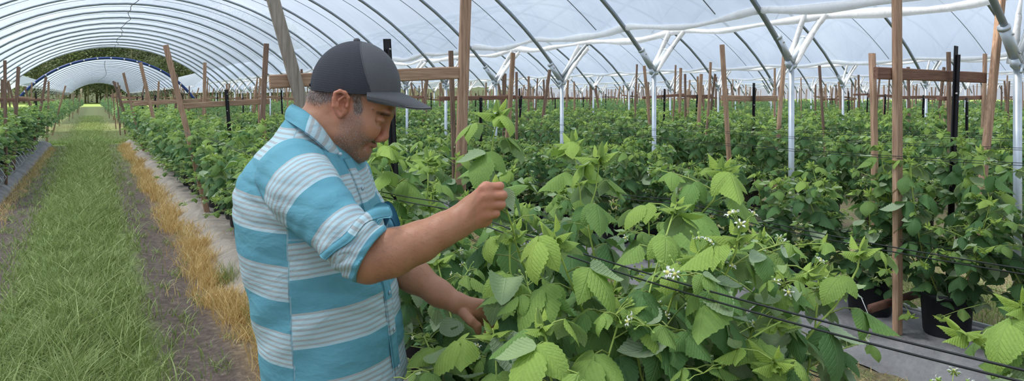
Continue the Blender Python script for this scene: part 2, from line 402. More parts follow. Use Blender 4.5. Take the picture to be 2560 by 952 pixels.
AH = math.asin(math.sin(AL) - 0.45 / RAD)     # where the film ends
def film(c, y0, y1, step_seg, label, hem=True, nU=44, dt=LEG_DT):
    """one long sheet: taut over every hoop, bellying a little between them, with rolled hems"""
    t0 = LEG_T0 - 20 * LEG_DT; ny = int((y1 - y0) / dt * step_seg)
    ys = np.linspace(y0, y1, ny); us = np.linspace(-AH, AH, nU)
    Y, A = np.meshgrid(ys, us, indexing='ij')
    ph = ((Y - t0) / dt) % 1.0; sag = np.sin(np.pi * ph)
    edge = (np.abs(A) / AH) ** 3
    r = RAD + 0.035 + 0.05 * sag * (1 - .6 * edge) - 0.015 * np.abs(np.sin(A * 9 + Y * .8)) * sag
    r += 0.012 * np.sin(Y * 5.0 + 3 * np.sin(A * 4 + c)) * edge
    a2 = A + np.sign(A) * edge * (sag * 0.012)
    X = c + r * np.sin(a2); Z = ZC + r * np.cos(a2) - edge * sag * 0.02
    V = np.stack([X, Y, Z], -1).reshape(-1, 3); n = nU
    i, j = np.meshgrid(np.arange(ny-1), np.arange(n-1), indexing='ij'); i = i.ravel(); j = j.ravel()
    b = MB(); b.add(V, np.stack([i*n+j, (i+1)*n+j, (i+1)*n+j+1, i*n+j+1], 1))
    root = thing('tunnel_cover', (0, 0, 0), label=label, cat='plastic cover', group='polythene tunnel covers')
    b.obj('film_sheet', M['film'], root)
    if hem:
        G = np.stack([X, Y, Z], -1)
        for side in (0, -1):
            pts = G[:, side, :].copy(); pts[:, 2] -= 0.02
            rr = 0.034 + 0.008 * np.sin(pts[:, 1] * 2.1) + 0.008 * np.sin(pts[:, 1] * 7.3)
            h = MB(); h.add(*tube(pts, rr, 8)); h.obj('rolled_hem', M['hem'], root)
    return root
lab_t = ['milky plastic tunnel roof over the path and the man', 'milky plastic roof of the next tunnel right of the nearest Y legs', 'pale plastic roof of the second tunnel across the field',
         'pale plastic roof of the third tunnel across the field', 'pale plastic roof of the fourth tunnel across the field', 'pale plastic roof of the farthest tunnel across the field']
for li, s in enumerate(LEGS[1:-1]):
    film(s + HALF, BLOCK1[0], BLOCK1[1] + (0.0 if li < 3 else 18), 10 if li < 2 else 6, lab_t[li], True, 44 if li < 2 else 26)
film(LEGS[0] + HALF, BLOCK1[0], BLOCK1[1], 4, 'pale plastic roof of the tunnel left of the path tunnel', True, 24)
for li, s in enumerate(LEGS[0:4]):
    film(s + HALF, BLOCK2[0], BLOCK2[1], 3, ['white plastic roof beyond the crossing, left of the blue-edged one', 'milky plastic roof of the blue-edged tunnel beyond the crossing',
        'white plastic roof beyond the crossing, right of the blue-edged one', 'white plastic roof beyond the crossing, second right of the blue-edged one'][li], True, 24)
# hoops of the far tunnel with the blue edge
for t in np.arange(BLOCK2[0], BLOCK2[1], LEG_DT * 1.6):
    o = link('tunnel_hoop', hoop_far, None, (1.025, t, ZLEG)); tag(o, 'thin steel hoop inside the blue-edged far tunnel', 'tunnel hoop', 'hoops of the blue-edged far tunnel')
root = thing('edge_arch', (1.025, BLOCK2[0], ZLEG), label='blue plastic-wrapped arch edging the far tunnel mouth', cat='tunnel arch')
pts = [(arc(0, a)[0] * 1.008, -.05, (arc(0, a)[1] - ZLEG) + .05) for a in np.linspace(-AL * 1.12, AL * 1.12, 50)]
b = MB(); b.add(*tube(pts, 0.085, 8)); b.obj('sleeve', M['blue'], root)
for a in np.linspace(-AL, AL, 15):
    b = MB(); x, z = arc(0, a); b.add(*disc((x * 1.008, -.14, z - ZLEG + .05), 0.05, (0, 1, 0), 8, .03)); b.obj('clip', M['clip'], root)

# ropes along the film beside every hoop
rope_pts = [(arc(0, a)[0] * 1.003, 0.35 * math.cos(a * 2.1) , arc(0, a)[1] - ZLEG + .012) for a in np.linspace(-AH, AH, 40)]
bm_r = MB(); bm_r.add(*tube(rope_pts, 0.006, 5)); rope_me = bm_r.mesh('hold_down_rope', M['galv_dark'])
for li, s in enumerate(LEGS[1:4]):
    for k, t in enumerate(hoop_ts):
        if t < -1 or t > (40 if li == 0 else 22): continue
        if not any((lambda q: q is not None and -60 < q[0] < 2620 and -60 < q[1])(proj(arc(s + HALF, a)[0], t + .5, arc(s + HALF, a)[1])) for a in np.linspace(-AL, AL, 15)): continue
        o = link('hold_down_rope', rope_me, None, (s + HALF, t + 0.55, ZLEG)); tag(o, 'thin rope arching along the plastic roof ' + hoop_words[li], 'rope', 'ropes holding the roof ' + hoop_words[li])

# cable hanging along the ridge
pts = []
for t in np.linspace(8, 40.3, 90):
    u = 0.9 + 0.05 * math.sin(t * 1.1) + .03 * math.sin(t * 2.7); pts.append((u, t, ZC + RAD - 0.10 - 0.05 * abs(math.sin(t / LEG_DT * math.pi * .5))))
b = MB(); b.add(*tube(pts, 0.009, 6)); tag(b.obj('ridge_cable', M['blackpipe']), 'black cable strung along the ridge of the tunnel over the path', 'cable')
pts = [(0.95 + .25 * math.sin(t * .09) , t, ZC + RAD - .12 - .02 * math.sin(t)) for t in np.linspace(BLOCK2[0], 130, 60)]
b = MB(); b.add(*tube(pts, 0.016, 5)); tag(b.obj('ridge_cable', M['blackpipe']), 'thin cable along the ridge of the far blue-edged tunnel', 'cable')

# ------------------------------------------------------------------ trellis frames
BAR = 'timber crossbar'
def trellis(t, sl, sr, bar, picket, label, mats=('wood', 'wood', 'wood'), top=2.32, seed=0, group='trellis frames', holes=False, barw=0.075, name='trellis_frame'):
    """sl, sr = (s at ground, s at top); bar = (s0, z0, s1, z1); picket = (s bottom, s top, height)"""
    root = thing('trellis_support', ((sl[0] + sr[0]) / 2, t, 0.0), label=label, cat='trellis frame', group=group)
    c = root.location.x; r = random.Random(seed)
    tops = (top + r.uniform(-.06, .06), top + r.uniform(-.06, .06)) if not isinstance(top, tuple) else top
    for (a, b_), tp, mt in ((sl, tops[0], mats[0]), (sr, tops[1], mats[1])):
        mb = MB(); mb.add(*beam((a - c, r.uniform(-.02, .02), 0.02), (b_ - c, r.uniform(-.05, .05), tp), 0.066, 0.036, (0, 1, 0), 10, 0.008, r.randint(0, 999)))
        mb.obj('stake', M[mt], root, smooth=False)
    if bar:
        mb = MB(); mb.add(*beam((bar[0] - c, .042, bar[1]), (bar[2] - c, .042, bar[3]), barw, 0.03, (0, 1, 0), 8, 0.003, seed)); mb.obj('crossbar', M['wood_bar' if mats[2] == 'wood' else 'wood_bar_dark'], root, smooth=False)
    if picket:
        s0, s1, h = picket; mb = MB(); g = (0, -.02)
        A = np.array((s0 - c, -.012, 0.1)); B = np.array((s1 - c, -.012, h))
        mb.add(*beam(A, B, 0.046, 0.007, (0, 1, 0), 3, 0, 1)); mb.add(*beam(A + (0, -.014, 0), B + (0, -.014, -.06), 0.006, 0.026, (0, 1, 0), 3, 0, 1))
        pk = mb.obj('steel_picket', M['picket'], root, smooth=False)
        mb = MB()
        for q in (h - .06, h - .14): 
            f = (q - .1) / (h - .1); mb.add(*disc(A + (B - A) * f + np.array((.008, -.018, 0)), 0.006, (0, 1, 0), 8, .004))
        f = 0.83; mb.add(*disc(A + (B - A) * f + np.array((-.008, -.018, 0)), 0.008, (0, 1, 0), 8, .006))
        mb.obj('bolt', M['steelbolt'], pk)
    return root
trellis(3.83, (1.40, .745), (1.90, 1.99), (.81, 1.722, 1.955, 1.792), (1.56, 1.45, 1.975), 'trellis frame behind the man, grey leaning stake and tall brown stake with crossbar', ('wood_grey', 'wood', 'wood'), (2.45, 2.5), 5)
trellis(9.8, (1.30, .79), (1.92, 2.0), (.93, 1.52, 2.06, 1.585), (1.62, 1.50, 1.74), 'trellis frame left of the man, leaning stake joined to dark stake by a pale crossbar', ('wood', 'wood_dark', 'wood'), (2.30, 2.36), 8)
trellis(15.9, (1.33, .82), (1.95, 2.02), (.70, 1.5, 2.12, 1.585), (1.58, 1.56, 1.72), 'trellis frame second along the row left of the man', ('wood', 'wood', 'wood'), (2.34, 2.37), 9)
trellis(21.9, (1.25, .72), (1.95, 2.05), (.7, 1.5, 2.1, 1.55), (1.5, 1.5, 1.7), 'trellis frame third along the row left of the man', ('wood', 'wood_dark', 'wood'), 2.3, 10)
trellis(27.6, (1.3, .6), (1.9, 2.0), (.8, 1.5, 2.1, 1.5), (1.5, 1.5, 1.7), 'trellis frame at the crossing end of the row left of the man', ('wood_dark', 'wood', 'wood'), 2.2, 11)
trellis(2.52, (4.32, 4.34), (5.12, 5.62), (4.16, 1.79, 5.48, 1.78), (4.86, 4.99, 1.985), 'trellis frame at the right with brown upright stake, crossbar and black steel picket', ('wood', 'wood', 'wood_dark'), (2.55, 2.45), 12)
# a second, rear stake and a foot bar of the right-hand frame
mb = MB(); mb.add(*beam((4.98, 3.1, .1), (5.02, 3.12, 1.97), .05, .035, (0, 1, 0), 6, .006, 3)); tag(mb.obj('wooden_stake', M['wood']), 'thin brown stake just behind the upright of the right-hand trellis frame', 'stake')
mb = MB(); mb.add(*beam((4.16, 2.60, .32), (4.75, 2.60, .34), .05, .03, (0, 1, 0), 4, 0, 4)); tag(mb.obj('timber_batten', M['rust']), 'short brown batten behind the foot of the right-hand upright stake', 'batten')
trellis(6.35, (7.15, 6.98), (7.95, 8.25), (7.0, 1.63, 8.08, 1.625), (7.5, 7.55, 1.83), 'trellis frame between the two largest galvanised legs, with black picket', ('wood', 'wood', 'wood'), (2.32, 2.34), 13)
rowword = ['first', 'second', 'third', 'fourth', 'fifth', 'sixth', 'seventh', 'eighth', 'ninth', 'tenth', 'eleventh', 'twelfth', 'thirteenth', 'fourteenth', 'fifteenth', 'sixteenth', 'seventeenth', 'eighteenth', 'nineteenth']
src = []
for ri, c in enumerate(ROWS):
    base = {0: 5.2, 1: 33.5, 2: 2.52, 3: 6.35}.get(ri, 2.0 + (ri * 2.37) % 6.1)
    for k in range(0, 16):
        t = base + 6.1 * k + (RNG.normal(0, .25) if ri > 3 else 0)
        if ri in (2, 3) and k == 0: continue
        if t > (41 if ri < 2 else 64) or not seen(c, t, 1.9, 30): continue
        if c > 40 and k % 2: continue
        lab = ('distant wooden trellis frame in the %s plant row right of the path' % rowword[ri - 1]) if ri > 1 else ('wooden trellis frame standing in the plant row at the left edge' if ri == 0 else 'wooden trellis frame beyond the grassy crossing, right of the path')
        grp = 'trellis frames of plant row %s' % (rowword[ri - 1] if ri > 0 else 'left of the path')
        if len(src) < 9:
            r = random.Random(len(src) * 7 + 1); q = lambda a: r.uniform(-a, a)
            o = trellis(t, (c - .33 + q(.06), c - .55 + q(.2)), (c + .33 + q(.06), c + .55 + q(.2)), (c - .62, 1.6 + q(.07), c + .6, 1.6 + q(.07)) if len(src) != 3 else None, (c + q(.1), c + q(.12), 1.75 + q(.12)), lab,
                        (r.choice(['wood', 'wood_dark']), r.choice(['wood', 'wood_dark', 'wood']), r.choice(['wood', 'wood_dark'])), 2.2 + q(.15), len(src), grp, barw=.06)
            src.append((o, o.location.x - c))
        else:
            so_, dx = src[RNG.integers(0, len(src))]
            copy_tree(so_, (c + dx, t, RNG.normal(0, .05)), RNG.normal(0, .06), lab, grp)
# loose single stakes
stk = [MB().add(*beam((0, 0, 0), (q, 0, 2.25 + 0.1 * i), .05, .03, (0, 1, 0), 5, .01, i)).mesh('wooden_stake', M[m_], False) for i, (q, m_) in enumerate([(.12, 'wood'), (-.2, 'wood_dark'), (.02, 'wood_dark'), (.25, 'wood')])]
for ri, c in enumerate(ROWS):
    for t in np.arange(3.1 + (ri * 1.3) % 2.5, 75 if ri > 1 else 41, 3.3 if ri > 2 else 6.1):
        t = t + RNG.normal(0, .4); s = c + RNG.choice([-.45, .45]) + RNG.normal(0, .05)
        if (ri == 2 and t < 11) or (ri == 1 and t < 28): continue
        if ri == 1 and GAP[0] - 1 < t < GAP[1] + 1: continue
        if not seen(s, t, 1.9, 20) or s * ST + t * CT < 8: continue
        lab = 'single brown wooden stake in the %s' % ('plant row at the left edge' if ri == 0 else 'plant row right of the path' if ri == 1 else rowword[ri - 1] + ' plant row right of the path')
        o = link('wooden_stake', stk[RNG.integers(0, 4)], None, (s, t, RNG.uniform(-.35, 0))); o.rotation_euler = (RNG.normal(0, .04), 0, RNG.normal(0, .3))
        tag(o, lab, 'stake', 'single stakes of plant row %s' % (rowword[ri - 1] if ri > 0 else 'left of the path'))
# dry canes far down the path
for side, s0 in ((0, 1.0), (1, -1.2)):
    for k in range(16):
        t = 44 + k * 3.2 + RNG.normal(0, .5)
        o = link('dry_cane', stk[RNG.integers(0, 2)], None, (s0 + RNG.normal(0, .25) + (.4 if side == 0 else -.4), t, -.35)); o.rotation_euler = (0, RNG.normal(0, .12), RNG.uniform(0, 6))
        tag(o, 'straw-brown bare cane beside the far end of the path, %s side' % ('man\'s' if side == 0 else 'left-edge row\'s'), 'cane', 'bare canes beside the far path')
mb = MB(); mb.add(*beam((-1.9, 160, 0), (-1.9, 160, 3.3), .3, .3, (0, 1, 0), 3, 0, 1)); tag(mb.obj('fence_post', M['wood_grey']), 'pale post standing in the field beyond the far tunnel', 'post')

# ------------------------------------------------------------------ wires
def wire(pts, r, label, group, sag=0.0):
    n = 40; P0 = []
    for a, b_ in zip(pts[:-1], pts[1:]):
        for i in range(n):
            f = i / n; p = Vector(a).lerp(Vector(b_), f); p.z -= sag * 4 * f * (1 - f); P0.append(tuple(p))
    P0.append(tuple(pts[-1])); b = MB(); b.add(*tube(P0, r, 5))
    return tag(b.obj('trellis_wire', M['wire']), label, 'wire', group)
def pair(s0, s1, z0, z1, t0, t1, what, dz=.013, r=.0019, ds=.006):
    for q, nm in ((0, 'upper'), (1, 'lower')):
        wire([(s0 + q * ds, t0, z0 - q * dz), (s1 + q * ds, (t0 + t1) / 2, (z0 + z1) / 2 - q * dz * 1.3), (s1 + q * ds, t1, z1 - q * dz)], r, '%s of two black wires %s' % (nm, what), 'wires ' + what, .03)
pair(.955, .96, 1.325, 1.285, .25, 3.83, 'running nearest the camera below the fist', .016)
pair(.96, .93, 1.285, 1.25, 3.83, 9.8, 'from the grey stake to the next frame')
pair(1.97, 1.97, 1.245, 1.225, .3, 3.83, 'at the far side of the nearest row, at fist height')
pair(1.97, 2.0, 1.225, 1.22, 3.83, 9.8, 'on the dark stake left of the man')
pair(1.96, 1.96, .80, .80, .3, 3.9, 'low behind the nearest row', .012)
pair(4.30, 4.28, 1.30, 1.30, 1.3, 8.6, 'across the upright of the right-hand frame')
pair(5.35, 5.35, 1.32, 1.30, 1.6, 8.6, 'at the far side of the right-hand frame')
pair(4.34, 4.28, .78, .78, 1.3, 8.6, 'low across the right-hand upright')
pair(7.2, 7.2, 1.27, 1.27, 2.5, 18.6, 'of the row behind the largest leg', .02, .0025)
pair(8.1, 8.1, 1.27, 1.27, 3.0, 18.6, 'at the back of the row behind the largest leg', .02, .0025)
# irrigation
b = MB(); b.add(*tube([(4.86 + .01 * math.sin(t), t, .185) for t in np.linspace(.8, 14, 60)], .0165, 8)); tag(b.obj('irrigation_pipe', M['pipe']), 'white plastic irrigation pipe lying behind the black pots', 'pipe')
b = MB(); b.add(*tube([(4.98 + .02 * math.sin(t * 2), t, .15) for t in np.linspace(.8, 14, 60)], .02, 6)); tag(b.obj('drip_line', M['blackpipe']), 'black drip line beside the white pipe behind the pots', 'pipe')
k = 0
for t in np.arange(12.2, 27, .62):
    x0 = R0 + .28; pts = [(x0 - .12, t, .42), (x0 + .0, t + .02, .50), (x0 + .12, t + .04, .42), (x0 + .2, t + .05, .27), (x0 + .14, t + .08, .15), (x0 + .0, t + .1, .16)]
    b = MB(); b.add(*tube(pts, .008, 5)); tag(b.obj('drip_hose', M['pipe']), 'thin white drip hose looping out of the row at the left edge', 'hose', 'white drip hoses of the left row'); k += 1
for (u, v) in ((2200, 800), (2420, 810)):
    p0 = P(u, v, 4.45); pts = [p0 + Vector((0, -.1, -.06)), p0 + Vector((.02, 0, -.05)), p0 + Vector((.0, .08, .02)), p0 + Vector((0, .13, .12))]
    b = MB(); b.add(*tube(pts, .003, 5)); tag(b.obj('drip_tube', M['pipe']), 'thin grey drip tube curving up to a pot, %s the right-hand upright' % ('left of' if u < 2250 else 'right of'), 'tube')
# ------------------------------------------------------------------ raspberry plants
def m_leaf():
    N = NT('raspberry leaf'); tone = N.attr('tone').outputs['Fac']; yth = N.attr('youth').outputs['Fac']
    lu = N.attr('lu').outputs['Fac']; lv = N.attr('lv').outputs['Fac']
    au = N.math('ABSOLUTE', lu)
    ph = N.math('FRACT', N.math('MULTIPLY', N.math('SUBTRACT', lv, N.math('MULTIPLY', au, 0.42)), 9.0))
    vein = N.math('SUBTRACT', 1.0, N.math('MULTIPLY', N.math('ABSOLUTE', N.math('SUBTRACT', ph, 0.5)), 5.0), clamp=True)
    mid = N.math('SUBTRACT', 1.0, N.math('MULTIPLY', au, 14.0), clamp=True)
    v = N.math('MAXIMUM', N.math('MULTIPLY', vein, 0.6), mid)
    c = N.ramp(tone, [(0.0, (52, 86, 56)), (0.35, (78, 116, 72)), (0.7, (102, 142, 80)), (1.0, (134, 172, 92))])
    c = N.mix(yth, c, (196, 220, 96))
    ns = N.noise(60, 3, N.obj()); c = N.mix(N.math('MULTIPLY', ns, 0.35), c, (84, 116, 66))
    c = N.mix(N.math('MULTIPLY', v, 0.2), c, N.mix(yth, (150, 182, 116), (216, 230, 128)))
    under = N.mix(N.math('MULTIPLY', v, 0.5), (172, 190, 154), (200, 214, 180))
    under = N.mix(N.math('MULTIPLY', tone, -0.35), under, c); under = N.mix(N.math('MULTIPLY_ADD', yth, 0.6, 0.12, clamp=True), under, c)
    bf = N.n('NewGeometry').outputs['Backfacing']
    cc = N.mix(bf, c, under)
    h = N.math('ADD', N.math('MULTIPLY', v, -0.7), N.math('MULTIPLY', N.noise(200, 3, N.obj()), 0.9))
    nrm = N.bump(h, 0.6, 0.004)
    a = N.pbsdf(cc, 0.62, normal=nrm, Specular_IOR_Level=0.28); 
    tr = N.n('BsdfTranslucent'); N.link(N.mix(0.4, cc, (150, 192, 76)), tr.inputs[0])
    mx = N.n('MixShader', ins={0: 0.27}); N.link(a, mx.inputs[1]); N.link(tr.outputs[0], mx.inputs[2])
    return N.done(mx.outputs[0])
M['leaf'] = m_leaf()
def m_stem():
    N = NT('green cane'); y = N.attr('youth').outputs['Fac']; g = N.noise(30, 3, N.obj())
    c = N.mix(y, N.mix(g, (104, 116, 62), (132, 138, 78)), N.mix(g, (160, 186, 84), (186, 208, 104)))
    return N.done(N.pbsdf(c, 0.55))
M['stem'] = m_stem()
M['petal'] = m_simple('white petal', (238, 240, 232), 0.6, 0, 0.03)
M['flowerc'] = m_simple('flower centre', (206, 204, 120), 0.7, 0, 0.15, 200)
M['calyx'] = m_simple('green calyx', (140, 170, 80), 0.6, 0, 0.12, 60)

def leaflet(nv, nu, curl=0.5, fold=0.25, serr=0.05, quilt=0.014, twist=0.0):
    """unit leaflet along +Y, upper side +Z; returns V, F, lu, lv"""
    v = np.linspace(0, 1, nv); us = np.linspace(-1, 1, nu)
    w = 0.90 * (np.clip(v, 0, 1) ** 0.50) * (np.clip(1 - v, 0, 1) ** 0.98)
    w += 0.03 * np.clip(1 - np.abs(v - .97) / .06, 0, 1) * 0
    V = []; LU = []; LV = []
    for i in range(nv):
        ang = curl * v[i] ** 1.3; 
        y = (math.sin(ang) / ang if ang > 1e-3 else 1) * v[i]; z = -(1 - math.cos(ang)) / max(ang, 1e-3) * v[i]
        for u in us:
            s = 1 + (serr * (1 if i % 2 else -1) if abs(u) > .99 and 0 < i < nv - 1 else 0)
            x = w[i] * u * s; zz = z - fold * abs(x) * (0.6 + abs(u) * 1.1) * w[i] * 3 + quilt * math.cos((v[i] - .42 * abs(u)) * 9 * 2 * math.pi) * (0.3 + abs(u)) * min(1, w[i] * 4)
            yy = y + 0.10 * abs(u) * w[i] * 2 * (1 if v[i] < .5 else .6) * 0 - 0.03 * abs(u) * math.sin(math.pi * v[i])
            zz += twist * x * v[i]
            V.append((x, yy, zz)); LU.append(u * w[i] / .36); LV.append(v[i])
    i, j = np.meshgrid(np.arange(nv-1), np.arange(nu-1), indexing='ij'); i = i.ravel(); j = j.ravel()
    Fq = np.stack([i*nu+j, i*nu+j+1, (i+1)*nu+j+1, (i+1)*nu+j], 1)
    return np.array(V), Fq, np.array(LU), np.array(LV)
LT = {'hi': [leaflet(19, 7, c, f, tw and .05 or .05, .012, tw) for c, f, tw in ((.5, .25, 0), (.9, .15, .25), (1.3, .3, -.2), (.25, .5, .1))],
      'mid': [leaflet(8, 5, c, f, .03, 0, 0) for c, f in ((.5, .25), (.95, .15), (1.3, .3))],
      'low': [leaflet(5, 3, c, f, 0, 0, 0) for c, f in ((.6, .3), (1.1, .3))]}
LOWEST = leaflet(4, 3, .7, .3, 0, 0, 0)

class Plant:
    def __init__(self, seed, lod='mid'):
        self.r = random.Random(seed); self.lod = lod; self.L = []; self.st = MB(); self.ns = 0
        self.fl = []; self.bud = []; self.stemn = 6 if lod == 'hi' else 4
    def stem(self, pts, r0, r1, y0=0.0, y1=1.0, n=None):
        pts = np.asarray(pts, float); m = len(pts); V, Fs = tube(pts, np.linspace(r0, r1, m), n or self.stemn, cap=False)
        self.st.add(V, Fs, youth=np.repeat(np.linspace(y0, y1, m), n or self.stemn)); self.ns += 1
    def leaf1(self, o, d, nrm, L, tone, youth, wid=1.0, tv=None):
        d = Vector(d).normalized(); nrm = Vector(nrm); nrm = nrm - d * nrm.dot(d)
        if nrm.length < 1e-4: nrm = d.orthogonal()
        nrm.normalize(); x = d.cross(nrm)
        self.L.append((tuple(o), tuple(x), tuple(d), tuple(nrm), L, wid, tone, youth, self.r.randrange(4) if tv is None else tv))
    def compound(self, p, ang, size, pet, tone, youth, up=0.5, droop=0.8, n=3):
        """petiole with three (or five) leaflets; ang = compass direction round the cane"""
        r = self.r; rad = Vector((math.cos(ang), math.sin(ang), 0)); side = Vector((-rad.y, rad.x, 0))
        p = Vector(p); k = [p, p + rad * pet * .5 + Vector((0, 0, up * pet * .55)), p + rad * pet * 1.0 + Vector((0, 0, up * pet * .6))]
        self.stem([tuple(q) for q in k], .0016 if self.lod == 'hi' else .002, .0012, youth * .6 + .2, youth * .7 + .3, 4 if self.lod == 'hi' else 3)
        dr = droop * r.uniform(.6, 1.3) * (1 - youth * .6)
        d0 = (rad - Vector((0, 0, dr)) + side * r.uniform(-.25, .25)).normalized()
        nz = rad * .55 + Vector((0, 0, .8)) + side * r.uniform(-.3, .3)
        tj = tone - .06 + r.uniform(-.2, .2)
        self.leaf1(k[2] + d0 * size * .12, d0, nz * (-1 if r.random() < .12 else 1), size * r.uniform(.95, 1.1), tj, youth)
        nb = (n - 1) // 2
        for b in range(nb):
            q = k[1].lerp(k[2], 1.0 - b * .45)
            for s in (-1, 1):
                dd = (rad * (.35 + .25 * b * 0) + side * s * .9 - Vector((0, 0, dr * r.uniform(.5, 1.2)))).normalized()
                self.leaf1(q, dd, (nz + side * s * .25) * (-1 if r.random() < .12 else 1), size * (.82 - .12 * b) * r.uniform(.9, 1.08), tj + r.uniform(-.05, .05), youth, .95)
    def tip(self, p, ax, size, n=6):
        """cluster of young folded leaves at a shoot tip"""
        r = self.r; p = Vector(p); ax = Vector(ax).normalized()
        for i in range(n):
            a = i * 2.4 + r.random(); rad = Vector((math.cos(a), math.sin(a), 0)); f = i / n
            d = (ax * (1.2 * f + .15) + rad * (1.0 - .6 * f) - Vector((0, 0, .25 * (1 - f)))).normalized()
            self.leaf1(p - ax * (.02 * (1 - f)), d, ax + rad * -.3 + Vector((0, 0, .5)), size * (1.15 - .6 * f) * r.uniform(.85, 1.25), .8, .5 + .45 * f, .5, 3)
            if f < .35:
                sd = Vector((-rad.y, rad.x, 0))
                for s in (-1, 1): self.leaf1(p - ax * (.02 * (1 - f)), (d + sd * s * .9).normalized(), ax + Vector((0, 0, .6)), size * (.75 - .3 * f), .8, .45 + .4 * f, .55, 3)
    def flowers(self, p, d, n, open_=0.4):
        r = self.r; p = Vector(p); d = Vector(d).normalized()
        for i in range(n):
            e = (d + Vector((r.uniform(-1, 1), r.uniform(-1, 1), r.uniform(-.7, .6))) * .9).normalized(); L = r.uniform(.02, .045); q = p + e * L
            self.stem([tuple(p), tuple(p + e * L * .6 + Vector((0, 0, .004))), tuple(q)], .0009, .0008, .8, 1, 3)
            (self.fl if r.random() < open_ else self.bud).append((q, e, r.uniform(.55, .85)))
    def lateral(self, p, ang, L, size, tone, fl=True, up=.6):
        r = self.r; rad = Vector((math.cos(ang), math.sin(ang), 0)); p = Vector(p); pts = []
        for i in range(5):
            t = i / 4; pts.append(p + rad * L * t + Vector((0, 0, L * (up * t - .25 * t * t))))
        self.stem([tuple(q) for q in pts], .0022, .0013, .4, .9)
        for i in range(1, 5): self.compound(pts[i], ang + (1.3 if i % 2 else -1.3) + r.uniform(-.4, .4), size * (1 - .12 * i), .03 * r.uniform(.7, 1.4), tone + .06 * i, .08 * i if i > 2 else .0, .4, .7)
        if fl: self.flowers(pts[4], rad + Vector((0, 0, .4)), r.randint(3, 6), .22)
        else: self.tip(pts[4], rad + Vector((0, 0, .8)), size * .45, 5)
    def cane(self, pts, r0=.005, r1=.0022, z0=.2, size=.09, gap=.055, tone=.35, lat=.25, tipsize=.05, seedang=None, fl=True, dens=1.0, y0=.1):
        """pts: polyline from the pot up"""
        r = self.r; pts = [Vector(p) for p in pts]
        seg = [(b - a).length for a, b in zip(pts[:-1], pts[1:])]; tot = sum(seg)
        m = max(10, int(tot / .05)); P_ = []
        cr = lambda p0, p1, p2, p3, t: 0.5 * ((2 * p1) + (p2 - p0) * t + (2 * p0 - 5 * p1 + 4 * p2 - p3) * t * t + (3 * p1 - p0 - 3 * p2 + p3) * t ** 3)
        for i in range(m + 1):
            s = i / m * tot; k = 0
            while k < len(seg) - 1 and s > seg[k]: s -= seg[k]; k += 1
            P_.append(cr(pts[max(k-1, 0)], pts[k], pts[k+1], pts[min(k+2, len(pts)-1)], min(1, s / max(seg[k], 1e-6))))
        self.stem([tuple(q) for q in P_], r0, r1, y0, 1.0)
        d = z0; a = r.uniform(0, 6.28) if seedang is None else seedang
        while d < tot - .015:
            f = d / tot; p = P_[min(m, int(f * m))].lerp(P_[min(m, int(f * m) + 1)], f * m - int(f * m)) if f < 1 else P_[-1]
            late = max(0, (f - .80) / .20); sz = size * r.uniform(.85, 1.15) * (1 - .45 * late) * (0.8 + .4 * min(1, f * 2))
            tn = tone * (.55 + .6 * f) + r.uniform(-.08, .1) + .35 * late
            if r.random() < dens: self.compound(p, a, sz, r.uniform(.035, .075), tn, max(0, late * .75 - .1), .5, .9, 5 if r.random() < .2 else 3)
            if r.random() < lat and f > .35 and f < .95: self.lateral(p, a + r.uniform(-.5, .5), r.uniform(.1, .26), size * .75, tn + .05, fl and r.random() < .7)
            a += 2.4 + r.uniform(-.3, .3); d += gap * r.uniform(.8, 1.2) * (1 - .35 * late)
        if tipsize: self.tip(P_[-1], (P_[-1] - P_[-3]), tipsize)
        return P_
    def build(self, root, parts=('canes', 'foliage', 'blossoms'), off=None):
        off = np.array(off if off is not None else (0, 0, 0), float)
        if self.L and 'foliage' in parts:
            A = self.L; b = MB(); T = LT[self.lod]
            for tv in range(len(T)):
                S = [q for q in A if q[8] % len(T) == tv]
                if not S: continue
                V, Fq, LU, LV = T[tv]; n = len(S); nv = len(V)
                O = np.array([q[0] for q in S]) - off; X = np.array([q[1] for q in S]); Y = np.array([q[2] for q in S]); Z = np.array([q[3] for q in S])
                Ls = np.array([q[4] for q in S])[:, None, None]; Wd = np.array([q[5] for q in S])[:, None]
                P_ = O[:, None, :] + Ls * (V[None, :, 0:1] * Wd[:, :, None] * X[:, None, :] + V[None, :, 1:2] * Y[:, None, :] + V[None, :, 2:3] * Z[:, None, :])
                Fa = (Fq[None] + (np.arange(n) * nv)[:, None, None]).reshape(-1, 4)
                b.add(P_.reshape(-1, 3), Fa, tone=np.repeat(np.clip([q[6] for q in S], 0, 1), nv), youth=np.repeat(np.clip([q[7] for q in S], 0, 1), nv), lu=np.tile(LU, n), lv=np.tile(LV, n))
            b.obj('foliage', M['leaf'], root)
        if self.ns and 'canes' in parts:
            self.st.V = [v - off for v in self.st.V]; self.st.obj('canes', M['stem'], root)
